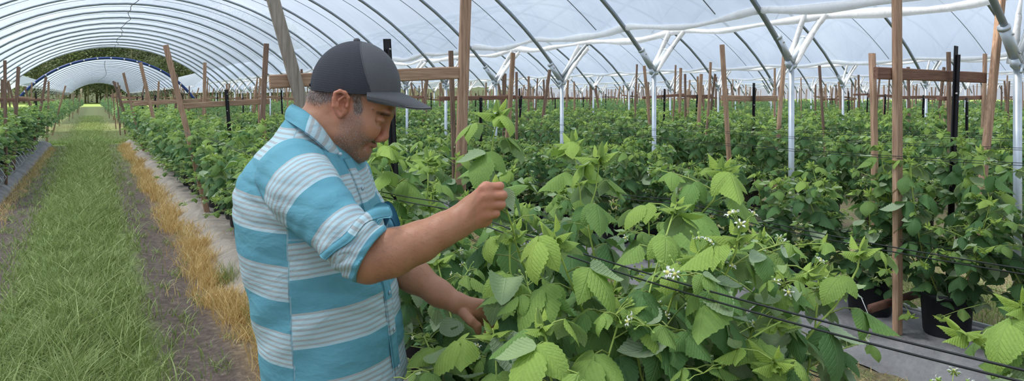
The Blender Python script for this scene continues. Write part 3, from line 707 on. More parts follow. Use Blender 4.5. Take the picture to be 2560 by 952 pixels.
        if (self.fl or self.bud) and 'blossoms' in parts:
            b = MB(); r = self.r
            for q, e, s in self.fl:
                q = Vector(q) - Vector(off); e = Vector(e); x = e.orthogonal().normalized(); y = e.cross(x)
                b.add(*tube([tuple(q - e * .001), tuple(q + e * .003 * s), tuple(q + e * .007 * s)], [.004 * s, .0055 * s, .002 * s], 7), mat=1)
                for k in range(5):
                    a = k * 1.2566 + .2; dd = x * math.cos(a) + y * math.sin(a); pp = x * -math.sin(a) + y * math.cos(a)
                    for L_, w_, dz, mt in ((.012 * s, .0028 * s, .003, 0), (.009 * s, .0022 * s, -.004, 2)):
                        if mt: dd2 = x * math.cos(a + .63) + y * math.sin(a + .63); pp2 = x * -math.sin(a + .63) + y * math.cos(a + .63)
                        else: dd2, pp2 = dd, pp
                        c0 = q + dd2 * .003; c1 = q + dd2 * (.003 + L_ * .6) + e * dz; c2 = q + dd2 * (.003 + L_) + e * dz * .5; th = e * .0006
                        Vv = [c0 - pp2 * w_ * .4, c0 + pp2 * w_ * .4, c1 + pp2 * w_, c1 - pp2 * w_, c2 + pp2 * w_ * .3, c2 - pp2 * w_ * .3]
                        Vv = np.array([tuple(v + th) for v in Vv] + [tuple(v - th) for v in Vv])
                        b.add(Vv, np.array([(0, 1, 2, 3), (3, 2, 4, 5), (7, 6, 9, 8), (8, 9, 11, 10), (1, 7, 8, 2), (2, 8, 10, 4), (4, 10, 11, 5), (5, 11, 9, 3), (3, 9, 6, 0)]), mat=mt)
            for q, e, s in self.bud:
                q = Vector(q) - Vector(off); e = Vector(e)
                b.add(*tube([tuple(q - e * .002), tuple(q + e * .0015 * s), tuple(q + e * .005 * s), tuple(q + e * .009 * s)], [.0015, .0038 * s, .0036 * s, .0006], 6), mat=2)
            b.obj('blossoms', [M['petal'], M['flowerc'], M['calyx']], root)

def pot(root, n=20):
    prof = [(.118, 0), (.125, .02), (.138, .235), (.146, .236), (.147, .262), (.139, .262), (.136, .235), (.0, .235)]
    V = []; 
    for rr, z in prof[:-1]:
        for k in range(n): a = k * 2 * math.pi / n; V.append((rr * math.cos(a), rr * math.sin(a), z))
    m = len(prof) - 1; Fq = [(i*n+k, i*n+(k+1) % n, (i+1)*n+(k+1) % n, (i+1)*n+k) for i in range(m-1) for k in range(n)]
    b = MB(); b.add(np.array(V), np.array(Fq)); b.obj('pot', M['pot'], root)
    b = MB(); b.add(*tube([(0, 0, .02), (0, 0, .215), (0, 0, .225)], [.11, .134, .10], n)); b.obj('potting_mix', M['potmix'], root)

def make_plant(seed, lod, n=4, h=1.12, loc=(0, 0, 0), label='', group=None, parts=('canes', 'foliage', 'blossoms'), spread=.42, size=.092, gap=.05, lat=.34, with_pot=True, dens=1.0, skirt=9, extra=(), leaves=(), near=False):
    root = thing('raspberry_plant', loc, label=label, cat='raspberry plant', group=group)
    p = Plant(seed, lod); r = p.r
    for i in range(n):
        a = i * 2 * math.pi / n + r.uniform(-.4, .4); sp = spread * r.uniform(.6, 1.2); hh = h * r.uniform(.84, 1.1)
        b0 = Vector((math.cos(a) * .05, math.sin(a) * .05, .21 if with_pot else .01)); e = Vector((math.cos(a) * sp, math.sin(a) * sp, hh))
        m1 = b0.lerp(e, .35) + Vector((math.cos(a) * .07, math.sin(a) * .07, .02)); m2 = b0.lerp(e, .72) + Vector((math.cos(a) * .05, math.sin(a) * .05, .03))
        p.cane([b0, m1, m2, e], .0055, .0022, .06, size, gap, .4, lat, .05, None, True, dens)
    for i in range(skirt):
        a = i * 2 * math.pi / max(skirt, 1) + r.uniform(-.3, .3); z = r.uniform(.28, .60)
        p.lateral((math.cos(a) * .10, math.sin(a) * .10, z), a, r.uniform(.25, .42), size * 1.0, .12 + r.uniform(0, .15), r.random() < .4, r.uniform(-.15, .35))
    L0 = Vector(loc); inv = lambda q: Vector(q) - L0
    for pts, kw in extra:
        b0 = Vector((r.uniform(-.05, .05), r.uniform(-.05, .05), .21)); q = [inv(P(*w_)) for w_ in pts]
        nf = kw.pop('flowers', 0); pth = p.cane([b0, b0.lerp(q[0], .5) + Vector((0, 0, .03))] + q, .0042, .0020, **{**dict(size=.10, gap=.05, tone=.5, lat=.15, tipsize=.05, z0=.3), **kw})
        for i in range(nf): p.flowers(pth[-1 - i * 2] if i * 2 < len(pth) else pth[-1], (0, 0, 1), 5, .6)
    if near: p.L = [q for q in p.L if clear_of_man(Vector(q[0]) + Vector(q[2]) * q[4] * .5 + L0)]
    for (u, v, z, d, nn, L_, tn, yt) in leaves: p.leaf1(inv(P(u, v, z)), camdir(d), camdir(nn), L_, tn, yt, .8, 0)
    p.build(root, parts)
    if with_pot: pot(root, 20 if lod == 'hi' else 12)
    return root

BEDZ = .15
def camdir(d): return Vector((d[0] * CT + d[1] * ST, -d[0] * ST + d[1] * CT, d[2]))
def sdist(u, v, u0, v0, u1, v1):
    du, dv = u1 - u0, v1 - v0; t = max(0, min(1, ((u - u0) * du + (v - v0) * dv) / (du * du + dv * dv))); return math.hypot(u - u0 - t * du, v - v0 - t * dv)
def clear_of_man(w_):
    """keep leaves out of the man's body and out of the air he works in"""
    p = proj(*w_)
    if p is None or p[2] < .95: return False
    u, v, z = p
    if u < 1040 and z < 1.98: return False
    if sdist(u, v, 900, 660, 1165, 545) < 72 and z < 1.56: return False
    if sdist(u, v, 1165, 545, 1235, 500) < 62 and z < 1.54: return False
    if sdist(u, v, 990, 680, 1130, 750) < 52 and z < 1.83: return False
    if sdist(u, v, 1130, 750, 1185, 790) < 36 and z < 1.77: return False
    if sdist(u, v, 1080, 560, 1120, 600) < 60 and z < 1.8: return False
    return True
near_plants = [
 (0.42, 'potted raspberry plant at the lower right corner of the view, shoots reaching in from outside', dict(n=1, h=.7, skirt=2, extra=[
    ([(2640, 960, 1.2), (2480, 880, 1.15), (2398, 822, 1.14)], dict(size=.062, gap=.05, tipsize=.045)),
    ([(2640, 900, 1.12), (2590, 830, 1.1), (2548, 752, 1.08)], dict(size=.085, gap=.06, tone=.9, tipsize=.05)),
    ([(2700, 1000, 1.0), (2560, 900, 1.12)], dict(size=.07, gap=.05))])),
 (1.42, 'potted raspberry plant of the nearest row, flowering, crossed by the two close wires', dict(h=.98, spread=.33, extra=[
    ([(1760, 720, 1.9), (1735, 570, 1.85), (1790, 490, 1.85), (1808, 412, 1.82)], dict(size=.115, tone=.75, z0=.5, tipsize=.06)),
    ([(1690, 940, 1.5), (1752, 790, 1.42), (1828, 660, 1.36), (1850, 575, 1.35)], dict(size=.105, tone=.6, lat=.4, z0=.45, flowers=3)),
    ([(1650, 900, 1.55), (1690, 720, 1.5), (1752, 625, 1.45)], dict(size=.10, tone=.6, lat=.3, z0=.4, flowers=3)),
    ([(2000, 870, 1.52), (2088, 765, 1.5), (2142, 675, 1.5), (2152, 612, 1.5)], dict(size=.080, gap=.06, z0=.5, lat=.05, tone=.6)),
    ([(1880, 830, 1.5), (1960, 720, 1.5), (2035, 672, 1.5)], dict(size=.075, lat=.5, z0=.4, flowers=3)),
    ([(1950, 980, 1.35), (1932, 893, 1.3)], dict(size=.085, tone=.7, z0=.35, tipsize=.06)),
    ([(1600, 930, 1.45), (1612, 780, 1.48), (1650, 640, 1.55), (1692, 505, 1.62)], dict(size=.105, tone=.55, z0=.35)),
    ([(1800, 930, 1.4), (1870, 850, 1.4), (1960, 800, 1.42)], dict(size=.10, tone=.5, z0=.3)),
    ])),
 (1.98, 'potted raspberry plant of the nearest row beside the man\'s lowered hand', dict(h=1.02, spread=.36, extra=[
    ([(1520, 930, 1.7), (1445, 750, 1.5), (1402, 640, 1.46), (1384, 578, 1.45)], dict(size=.118, tone=.7, z0=.4, lat=.1, tipsize=.06)),
    ([(1520, 800, 2.0), (1472, 570, 1.95), (1490, 470, 1.95), (1500, 382, 1.95)], dict(size=.10, gap=.075, tone=.6, z0=.7, lat=.05, tipsize=.065)),
    ([(1180, 930, 1.72), (1125, 780, 1.86), (1090, 640, 1.95)], dict(size=.105, tone=.3, z0=.3, gap=.045)),
    ([(1310, 930, 1.6), (1296, 780, 1.58), (1272, 650, 1.62), (1285, 570, 1.62)], dict(size=.12, tone=.5, z0=.4, lat=.1)),
    ([(1260, 980, 1.5), (1240, 880, 1.52), (1232, 820, 1.55)], dict(size=.12, tone=.45, z0=.35, gap=.04)),
    ([(1380, 960, 1.32), (1370, 860, 1.32), (1350, 800, 1.33)], dict(size=.12, tone=.55, z0=.5, gap=.045)),
    ([(1120, 990, 1.6), (1085, 900, 1.66), (1060, 840, 1.78)], dict(size=.11, tone=.2, z0=.35, gap=.04)),
    ([(1500, 960, 1.4), (1530, 860, 1.42), (1560, 760, 1.45)], dict(size=.115, tone=.5, z0=.4, gap=.045)),
    ([(1300, 640, 1.6), (1288, 590, 1.52), (1266, 522, 1.47)], dict(size=.03, tone=.7, z0=.95, tipsize=.0, lat=0, fl=False)),
    ], leaves=[(1262, 470, 1.468, (.25, .05, -1), (-.5, .85, .1), .052, .9, 0), (1240, 470, 1.475, (.05, .1, 1), (.3, -.9, .2), .030, .9, .9), (1258, 478, 1.48, (.9, .3, .35), (-.2, -.6, .8), .062, .8, .2)])),
 (2.50, 'potted raspberry plant of the nearest row straight behind the raised fist', dict(h=1.05, extra=[
    ([(1235, 620, 2.25), (1222, 450, 2.3), (1246, 272, 2.3)], dict(size=.115, tone=.65, z0=.8, lat=.05, tipsize=.07))])),
 (3.05, 'potted raspberry plant of the nearest row just before the tall brown stake', dict(h=1.08, extra=[
    ([(1440, 600, 2.6), (1432, 350, 2.6)], dict(size=.11, tone=.6, z0=.8, lat=.05, tipsize=.07))])),
 (3.60, 'potted raspberry plant of the nearest row between the black picket and the tall brown stake', dict(h=1.1)),
 (4.15, 'potted raspberry plant of the nearest row close behind the man\'s collar and face', dict(h=1.12, extra=[
    ([(1010, 560, 2.9), (985, 440, 2.6), (958, 372, 2.5)], dict(size=.105, tone=.7, z0=.7, tipsize=.07)),
    ([(1060, 520, 2.9), (1068, 390, 2.9)], dict(size=.10, tone=.6, z0=.8, tipsize=.07))])),
]
for i, (t, lab, kw) in enumerate(near_plants):
    kw = {**dict(n=6, size=.108), **kw}
    make_plant(100 + i, 'hi', loc=(R1 + (.05 if i == 0 else .02 * math.sin(i * 3)), t, BEDZ), label=lab, group='raspberry plants of the nearest row', near=True, **kw)
src_hi = [make_plant(200 + i, 'hi', 6, h=1.06, loc=(0, 0, -50), label='x', size=.108) for i in range(3)]
cand = []
for ri, c in enumerate(ROWS):
    tmax = {0: 41, 1: 41}.get(ri, 62 if c < 20 else 80)
    t = {0: 9.0, 1: 4.7, 2: 1.25}.get(ri, 2.0)
    while t < tmax:
        if (GAP[0] - .2 < t < GAP[1] + .2) and ri < 2: t += .55; continue
        if seen(c, t, 1.2, 260 if ri == 2 else 120) or (ri == 2 and t < 3): cand.append((c * ST + t * CT, ri, c, t))
        t += .55
cand.sort()
mid = [make_plant(300 + i, 'mid', 6, h=1.02 + .05 * (i % 3), loc=(0, 0, -50), label='x', size=.108, gap=.050) for i in range(5)]
smp = [make_plant(400 + i, 'low', 6, h=1.05, loc=(0, 0, -50), label='x', size=.12, gap=.072, lat=.22, with_pot=False, parts=('canes', 'foliage')) for i in range(4)]
used = set(); NI = 293; rest = []
for i, (z, ri, c, t) in enumerate(cand):
    if i >= NI: rest.append((ri, c, t)); continue
    if ri in (1, 2) and z < 7: pool = src_hi; k = RNG.integers(0, len(src_hi))
    elif z < 12 or ri in (0,) : pool = mid; k = RNG.integers(0, 5)
    else: pool = smp; k = RNG.integers(0, 4)
    where = {0: 'in the row at the left edge of the path', 1: 'in the row left of the man\'s back, right of the path', 2: 'in the second row, behind the nearest wires'}.get(ri, 'in the %s row across the field' % rowword[ri - 1])
    if ri == 1 and t > GAP[1]: where = 'beyond the grassy crossing, right of the path'
    if ri == 0 and t > GAP[1]: where = 'beyond the grassy crossing, left of the path'
    lab = 'leafy green raspberry plant ' + where
    if ri == 2:
        if abs(t - 2.35) < .2: lab = 'potted raspberry plant standing beside the foot of the right-hand brown upright stake'; 
        elif abs(t - 2.9) < .2: lab = 'potted raspberry plant just left of the right-hand brown upright, black pot showing'
        elif t < 2.1: lab = 'potted raspberry plant of the second row at the right edge'
    loc = (c + RNG.uniform(-.05, .05), t + RNG.uniform(-.05, .05), BEDZ); rz = RNG.uniform(0, 6.28)
    src_ = pool[k]
    if (id(pool), k) not in used:
        used.add((id(pool), k)); o = src_; o.location = loc; o.rotation_euler = (0, 0, rz); o['label'] = lab; o['group'] = 'raspberry plants ' + where
    else: o = copy_tree(src_, loc, rz, lab, 'raspberry plants ' + where)
    sc = RNG.uniform(.93, 1.1); wd_ = 1.2 if ri in (0, 1) else 1.0; o.scale = (sc * wd_, sc * wd_, sc * (1.0 if ri != 2 else (.98 if t < 2.8 else .84)))

# the rest of the field: uncounted leaves in one mesh
def leaf_mass(rows, name, label, seed):
    g = np.random.default_rng(seed); V, Fq, LU, LV = LOWEST; nv = len(V); b = MB()
    O = []; X = []; Y = []; Z = []; LL = []; TT = []; YY = []
    for (ri, c, t) in rows:
        d = c * ST + t * CT; n = int(np.clip(2600 / d, 26, 110)); L = .10 * (1 + np.clip((d - 20) / 45, 0, 1.2))
        a = g.uniform(-.25, math.pi + .25, n); rr = np.sqrt(g.uniform(.35, 1, n)); hz = .62
        s = c + .5 * np.cos(a) * rr; z = .78 + hz * np.sin(a) * rr + g.normal(0, .06, n); tt = t + g.uniform(-.3, .3, n)
        up = g.random(n) < .06; z = np.where(up, z + .1, z)
        O.append(np.stack([s, tt, z], 1))
        rad = np.stack([np.cos(a) * .9 + g.normal(0, .35, n), g.normal(0, .5, n), np.sin(a) * .4 + g.normal(0, .3, n) - .35], 1); rad /= np.linalg.norm(rad, axis=1)[:, None]
        nn = np.stack([np.cos(a) * .7, g.normal(0, .3, n), np.ones(n) * .8], 1); nn -= rad * (nn * rad).sum(1)[:, None]; nn /= np.linalg.norm(nn, axis=1)[:, None]
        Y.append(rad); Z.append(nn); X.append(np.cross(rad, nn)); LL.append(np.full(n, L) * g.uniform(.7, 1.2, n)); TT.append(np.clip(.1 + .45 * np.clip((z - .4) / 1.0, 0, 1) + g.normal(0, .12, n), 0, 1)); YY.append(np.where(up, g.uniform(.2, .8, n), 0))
    O, X, Y, Z = map(np.concatenate, (O, X, Y, Z)); LL, TT, YY = map(np.concatenate, (LL, TT, YY)); n = len(O)
    Pp = O[:, None] + LL[:, None, None] * (V[None, :, 0:1] * X[:, None] + V[None, :, 1:2] * Y[:, None] + V[None, :, 2:3] * Z[:, None])
    Fa = (Fq[None] + (np.arange(n) * nv)[:, None, None]).reshape(-1, 4)
    b.add(Pp.reshape(-1, 3), Fa, tone=np.repeat(TT, nv), youth=np.repeat(YY, nv), lu=np.tile(LU, n), lv=np.tile(LV, n))
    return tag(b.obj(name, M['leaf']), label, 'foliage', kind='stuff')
leaf_mass(rest, 'distant_foliage', 'uncounted green raspberry foliage filling the distant field rows', 5)
far_r = [(0, R0, t) for t in np.arange(41.5, 130, .6)] + [(1, R1 + .1, t) for t in np.arange(41.5, 130, .6)]
leaf_mass(far_r, 'distant_foliage', 'thin green foliage lining the path through the far blue-edged tunnel', 6)

# ------------------------------------------------------------------ grass
def m_blade(name, c1, c2, c3):
    N = NT(name); t = N.attr('tone').outputs['Fac']; h = N.attr('lv').outputs['Fac']
    c = N.ramp(t, [(0.0, c1), (0.5, c2), (1.0, c3)])
    a = N.pbsdf(c, 0.6); tr = N.n('BsdfTranslucent'); N.link(c, tr.inputs[0])
    mx = N.n('MixShader', ins={0: 0.25}); N.link(a, mx.inputs[1]); N.link(tr.outputs[0], mx.inputs[2])
    return N.done(mx.outputs[0])
M['grass'] = m_blade('green grass blade', (100, 118, 62), (144, 164, 92), (190, 202, 136))
M['drygrass'] = m_blade('straw coloured blade', (178, 142, 88), (218, 186, 120), (240, 220, 162))
def blades(name, S, T, Z0, H, W, lean, mat, label, cat, tonef=None, seed=1):
    g = np.random.default_rng(seed); n = len(S); k = 5; a = g.uniform(0, 2 * math.pi, n); la = g.uniform(0, 2 * math.pi, n)
    lx, ly = np.cos(la) * lean, np.sin(la) * lean; V = np.zeros((n, k * 2 - 1, 3)); LV = np.zeros((n, k * 2 - 1))
    for i in range(k):
        f = i / (k - 1); x = S + lx * H * f ** 1.7; y = T + ly * H * f ** 1.7; z = Z0 + H * (f - .25 * f * f * np.minimum(lean, 1.5)); w = W * (1 - f ** 1.6)
        if i < k - 1:
            V[:, 2*i] = np.stack([x - np.cos(a) * w, y - np.sin(a) * w, z], 1); V[:, 2*i+1] = np.stack([x + np.cos(a) * w, y + np.sin(a) * w, z], 1); LV[:, 2*i:2*i+2] = f
        else: V[:, 2*i] = np.stack([x, y, z], 1); LV[:, 2*i] = 1
    q = np.array([(2*i, 2*i+1, 2*i+3, 2*i+2) for i in range(k - 2)]); t3 = np.array([(2*k-4, 2*k-3, 2*k-2)]); m = 2 * k - 1
    off = (np.arange(n) * m)[:, None, None]
    tone = np.clip(g.normal(.5, .22, n) if tonef is None else tonef, 0, 1)
    b = MB(); b.add(V.reshape(-1, 3), [(q[None] + off).reshape(-1, 4), (t3[None] + off).reshape(-1, 3)], tone=np.repeat(tone, m), lv=LV.ravel())
    return tag(b.obj(name, mat), label, cat, kind='stuff')
g = np.random.default_rng(3)
def scatter(n, s0, sw, t0, t1, pw=1.8, edge=None):
    t = t0 + (t1 - t0) * g.random(n) ** pw; s = s0 + g.normal(0, sw, n); return s, t
n = 66000; S, T = scatter(n, -.17, .27, 3.4, 30, 1.9)
clump = .5 + .5 * np.sin(S * 9 + 3 * np.sin(T * 2.1)) * np.sin(T * 5.3 + 2 * np.sin(S * 7))
keep = g.random(n) < (.35 + .65 * clump); S, T = S[keep], T[keep]; cl = clump[keep]
H = (.09 + .16 * cl * g.random(len(S)) + .04 * g.random(len(S))) * np.clip(1.15 - np.abs(S + .1) * .9, .4, 1.1); H *= np.where(g.random(len(S)) < .02, 2.1, 1)
blades('grass', S, T, 0, H, (.0022 + .0010 * g.random(len(S))) * (1 + T / 10), g.uniform(.2, 1.3, len(S)), M['grass'], 'long green grass growing down the middle of the path', 'grass', seed=2)
n = 15000; tt = g.random(n) ** 1.6 * 24 + 3.4; ss = np.where(g.random(n) < .5, -.95 + g.normal(0, .14, n), .62 + g.normal(0, .12, n))
cp = np.sin(ss * 17 + tt * 1.3) * np.sin(tt * 6.1 + ss * 3); k_ = cp > np.where(ss > 0, .6, .3); ss, tt = ss[k_], tt[k_]
blades('grass', ss, tt, 0, .03 + .07 * g.random(len(ss)), .002 * (1 + tt / 10), g.uniform(.3, 1.6, len(ss)), M['grass'], 'sparse low grass and weeds in the brown wheel tracks', 'grass', seed=3)
# golden tussocks along the mat edge
cen_t = []; S = []; T = []; H = []; TN = []
t = 3.3
while t < 27:
    s = .93 + g.normal(0, .045) + .05 * math.sin(t * 1.7); m = int(g.uniform(90, 330) * (1 if t < 9 else .4)); rr = g.uniform(.05, .10)
    S.append(s + g.normal(0, rr, m)); T.append(t + g.normal(0, rr, m)); H.append(g.uniform(.11, .30) * g.uniform(.4, 1.0, m)); TN.append(np.clip(g.normal(.55, .22, m), 0, 1)); t += g.uniform(.08, .24) * (1 + t * .02)
S, T, H, TN = map(np.concatenate, (S, T, H, TN))
blades('dry_grass', S, T, 0.0, H, .0018 * (1 + T / 9), g.uniform(.2, 1.1, len(S)), M['drygrass'], 'golden dry grass tussocks along the edge of the beige weed mat', 'dry grass', TN, 4)
S = 1.03 + g.normal(0, .05, 900); T = g.choice([3.9, 4.6, 5.3, 6.5], 900) + g.normal(0, .09, 900)
blades('grass', S, T, .0, g.uniform(.1, .3, 900), .002, g.uniform(.2, .9, 900), M['grass'], 'dark green grass tufts at the mat edge beside the golden tussocks', 'grass', seed=8)
n = 2600; T = 9 + 18 * g.random(n); S = -1.12 + g.normal(0, .08, n)
blades('dry_grass', S, T, 0, .04 + .1 * g.random(n), .003, g.uniform(.3, 1.3, n), M['drygrass'], 'thin dry grass beside the mat of the left row', 'dry grass', seed=9)
# between the first two rows
n = 9000; T = 1.0 + 9 * g.random(n) ** 1.3; S = 3.1 + g.normal(0, .42, n); k_ = (S > 2.2) & (S < 3.95); S, T = S[k_], T[k_]
blades('grass', S, T, 0, .04 + .10 * g.random(len(S)), .0024, g.uniform(.3, 1.4, len(S)), M['grass'], 'short grass in the lane between the two nearest rows', 'grass', seed=10)
n = 9000; T = 1.0 + 7 * g.random(n) ** 1.3; S = 3.45 + g.normal(0, .38, n); k_ = (S > 2.2) & (S < 4.0); S, T = S[k_], T[k_]
blades('dry_grass', S, T, 0, .02 + .06 * g.random(len(S)), .0022, g.uniform(.6, 2.2, len(S)), M['drygrass'], 'flattened dry straw in the lane between the two nearest rows', 'dry grass', seed=11)
n = 7000; T = 1.0 + 8 * g.random(n) ** 1.2; S = 5.9 + g.normal(0, .4, n)
blades('grass', S, T, 0, .08 + .2 * g.random(n), .003, g.uniform(.3, 1.2, n), M['grass'], 'long grass behind the second row of pots', 'grass', seed=12)
n = 6000; T = 28.7 + 1.8 * g.random(n); S = g.uniform(-2.2, 1.9, n)
blades('grass', S, T, 0, .04 + .1 * g.random(n), .006, g.uniform(.3, 1.2, n), M['grass'], 'bright grass on the crossing between the tunnel blocks', 'grass', seed=13)

n = 9000; T = 30.6 + 40 * g.random(n) ** 1.4; S = -.1 + g.normal(0, .45, n)
blades('grass', S, T, 0, .05 + .12 * g.random(n), .008, g.uniform(.3, 1.3, n), M['grass'], 'grass along the path beyond the crossing', 'grass', seed=14)
# ------------------------------------------------------------------ trees
M['gum'] = m_simple('eucalypt leaves', (138, 146, 116), 0.7, 0, 0.35, .6)
M['gum2'] = m_simple('dark eucalypt leaves', (104, 114, 88), 0.7, 0, 0.35, .6)
M['bark'] = m_simple('pale bark', (176, 168, 152), 0.8, 0, 0.2, 3)
def tree(x, y, h, seed, label, mat, group, wide=.22):
    r = random.Random(seed); gg = np.random.default_rng(seed)
    root = thing('gum_tree', (x, y, 0), label=label, cat='tree', group=group)
    b = MB(); tr = [(0, 0, 0), (r.uniform(-.3, .3), 0, h * .35), (r.uniform(-.5, .5), 0, h * .7), (r.uniform(-.8, .8), 0, h * .95)]
    b.add(*tube(tr, [h * .008, h * .006, h * .004, h * .002], 6))
    cs = []
    for k in range(14):
        a = r.uniform(0, 6.28); z = h * r.uniform(.12, .95); R_ = h * wide * r.uniform(.4, 1) * (1.2 - z / h * .6); e = (math.cos(a) * R_, math.sin(a) * R_, z + h * .04)
        b.add(*tube([(0, 0, z - h * .08), (e[0] * .5, e[1] * .5, z - h * .01), e], [h * .0035, h * .002, h * .001], 5)); cs.append(e)
    b.obj('trunk', M['bark'], root)
    n = 4200; idx = gg.integers(0, len(cs), n); C_ = np.array(cs)[idx] + gg.normal(0, 1, (n, 3)) * np.array([h * .06, h * .06, h * .055])
    d = gg.normal(0, 1, (n, 3)); d /= np.linalg.norm(d, axis=1)[:, None]; e = np.cross(d, gg.normal(0, 1, (n, 3))); e /= np.linalg.norm(e, axis=1)[:, None]
    sz = h * .011 * gg.uniform(.6, 1.4, n)[:, None]; V = np.stack([C_ - d * sz, C_ + e * sz * .45, C_ + d * sz, C_ - e * sz * .45], 1).reshape(-1, 3)
    f = (np.arange(n) * 4)[:, None] + np.arange(4)[None]; b = MB(); b.add(V, f); b.obj('crown', mat, root); return root
tp = []
r_ = random.Random(4)
srcs = [tree(0, 0, 22, i, 'x', M['gum'] if i % 2 else M['gum2'], 'g') for i in range(5)]
nt_ = 0
for row, (ty, hh, nn) in enumerate(((215, 1.0, 30), (232, 1.15, 30), (252, 1.3, 30))):
    for k in range(nn):
        x = -70 + k * 5.2 + r_.uniform(-2, 2); y = ty + r_.uniform(-7, 7); s = hh * r_.uniform(.85, 1.2)
        pq = proj(x, y, 10)
        if pq is None or not (-60 < pq[0] < 720): continue
        lab = 'olive green gum tree in the %s rank of the woodland behind the tunnels' % ('front', 'middle', 'rear')[row]
        if nt_ < 5: o = srcs[nt_]; o.location = (x, y, 0)
        else: o = copy_tree(srcs[r_.randrange(5)], (x, y, 0), r_.uniform(0, 6))
        o['label'] = lab; o['group'] = 'woodland trees, %s rank' % ('front', 'middle', 'rear')[row]; o.scale = (s * 1.3, s * 1.3, s); nt_ += 1
b = MB(); b.add(*grid(-160, 160, 262, 330, 60, 12, lambda X, Y: np.clip((Y - 262) * .45, 0, 26) * (1 + .1 * np.sin(X * .2)) ))
mh = m_simple('wooded hillside', (84, 94, 66), 0.9, 0, 0.35, .25)
tag(b.obj('hill', mh), kind='structure')
# ------------------------------------------------------------------ the man (camera-aligned local frame, rotated into the world by his root)
def G(u, v, z=1.68): return np.array(((u - U0) / F * z, z, CAMH + (V0 - v) / F * z))
PB = np.array((-.42, 1.68, 0.0))
wb = Vector((PB[0] * CT + PB[1] * ST, -PB[0] * ST + PB[1] * CT, 0))
man = thing('person', wb, -TH, label='man in dark cap and striped turquoise shirt bending over the raspberry plants', cat='person')

def smin(a, b, k):
    h = np.clip(.5 + .5 * (b - a) / k, 0, 1); return b * (1 - h) + a * h - k * h * (1 - h)
class Field:
    def __init__(self, lo, hi, h):
        self.lo = np.array(lo, float); self.h = h; n = np.ceil((np.array(hi) - self.lo) / h).astype(int) + 1
        self.f = np.full(n, 9.0, np.float32); self.ax = [self.lo[i] + np.arange(n[i]) * h for i in range(3)]
    def sub(self, lo, hi):
        sl = []
        for i in range(3):
            a = int(max(0, math.floor((lo[i] - self.lo[i]) / self.h))); b = int(min(self.f.shape[i], math.ceil((hi[i] - self.lo[i]) / self.h) + 1)); sl.append(slice(a, max(b, a)))
        return tuple(sl), (self.ax[0][sl[0]][:, None, None], self.ax[1][sl[1]][None, :, None], self.ax[2][sl[2]][None, None, :])
    def put(self, fn, lo, hi, k=.01, mode='u'):
        sl, p = self.sub(lo, hi); d = fn(*p).astype(np.float32); g = self.f[sl]
        self.f[sl] = smin(g, d, k) if mode == 'u' else -smin(-g, d, k) if mode == 's' else np.maximum(g, d)
    def cone(self, a, b, ra, rb, k=.01, mode='u', flat=None):
        a, b = np.array(a, float), np.array(b, float); m = max(ra, rb) + .04
        self.put(lambda x, y, z: cone_d(x, y, z, a, b, ra, rb, flat), np.minimum(a, b) - m, np.maximum(a, b) + m, k, mode)
    def chain(self, pts, k=.01, mode='u', flat=None):
        for (p, r), (q, s) in zip(pts[:-1], pts[1:]): self.cone(p, q, r, s, k, mode, flat)
    def ell(self, c, r, k=.01, mode='u', ax=None):
        c = np.array(c, float); m = max(r) + .04; self.put(lambda x, y, z: ell_d(x, y, z, c, r, ax), c - m, c + m, k, mode)
    def mesh(self):
        f = self.f; s = f < 0; n = f.shape; cnt = np.zeros([m - 1 for m in n], np.uint8)
        cs = [(i, j, k) for i in (0, 1) for j in (0, 1) for k in (0, 1)]
        for i, j, k in cs: cnt += s[i:n[0]-1+i, j:n[1]-1+j, k:n[2]-1+k]
        act = (cnt > 0) & (cnt < 8); I = np.argwhere(act); m = np.array(act.shape); flat = (I[:, 0] * m[1] + I[:, 1]) * m[2] + I[:, 2]
        acc = np.zeros((len(I), 3)); num = np.zeros(len(I))
        for a in cs:
            for d in range(3):
                if a[d]: continue
                b = list(a); b[d] = 1
                fa = f[I[:, 0]+a[0], I[:, 1]+a[1], I[:, 2]+a[2]].astype(float); fb = f[I[:, 0]+b[0], I[:, 1]+b[1], I[:, 2]+b[2]].astype(float)
                mk = (fa < 0) != (fb < 0); t = np.where(mk, fa / np.where(mk, fa - fb, 1), 0)
                for e in range(3): acc[:, e] += np.where(mk, a[e] + (t if e == d else 0), 0)
                num += mk
        V = self.lo + (I + acc / num[:, None]) * self.h; Q = []
        for d in range(3):
            e, g_ = (d + 1) % 3, (d + 2) % 3; lo = [slice(None)] * 3; hi = [slice(None)] * 3; lo[d] = slice(0, -1); hi[d] = slice(1, None)
            A, B = s[tuple(lo)], s[tuple(hi)]; E = np.argwhere(A != B)
            E = E[(E[:, e] > 0) & (E[:, g_] > 0) & (E[:, e] < m[e]) & (E[:, g_] < m[g_])]
            ins = A[E[:, 0], E[:, 1], E[:, 2]]; q = []
            for de, dg in ((-1, -1), (0, -1), (0, 0), (-1, 0)):
                c = E.copy(); c[:, e] += de; c[:, g_] += dg; q.append(np.searchsorted(flat, (c[:, 0] * m[1] + c[:, 1]) * m[2] + c[:, 2]))
            q = np.stack(q, 1); q[~ins] = q[~ins][:, ::-1]; Q.append(q)
        return V, np.concatenate(Q)
def cone_d(x, y, z, a, b, ra, rb, flat=None):
    d = b - a; L = d.dot(d) + 1e-12; t = np.clip(((x - a[0]) * d[0] + (y - a[1]) * d[1] + (z - a[2]) * d[2]) / L, 0, 1)
    ex, ey, ez = x - a[0] - t * d[0], y - a[1] - t * d[1], z - a[2] - t * d[2]
    if flat is not None:
        n, s = flat; n = np.array(n, float); n /= np.linalg.norm(n); q = (ex * n[0] + ey * n[1] + ez * n[2]) * (1 / s - 1); ex, ey, ez = ex + q * n[0], ey + q * n[1], ez + q * n[2]
    return np.sqrt(ex * ex + ey * ey + ez * ez) - (ra + (rb - ra) * t)
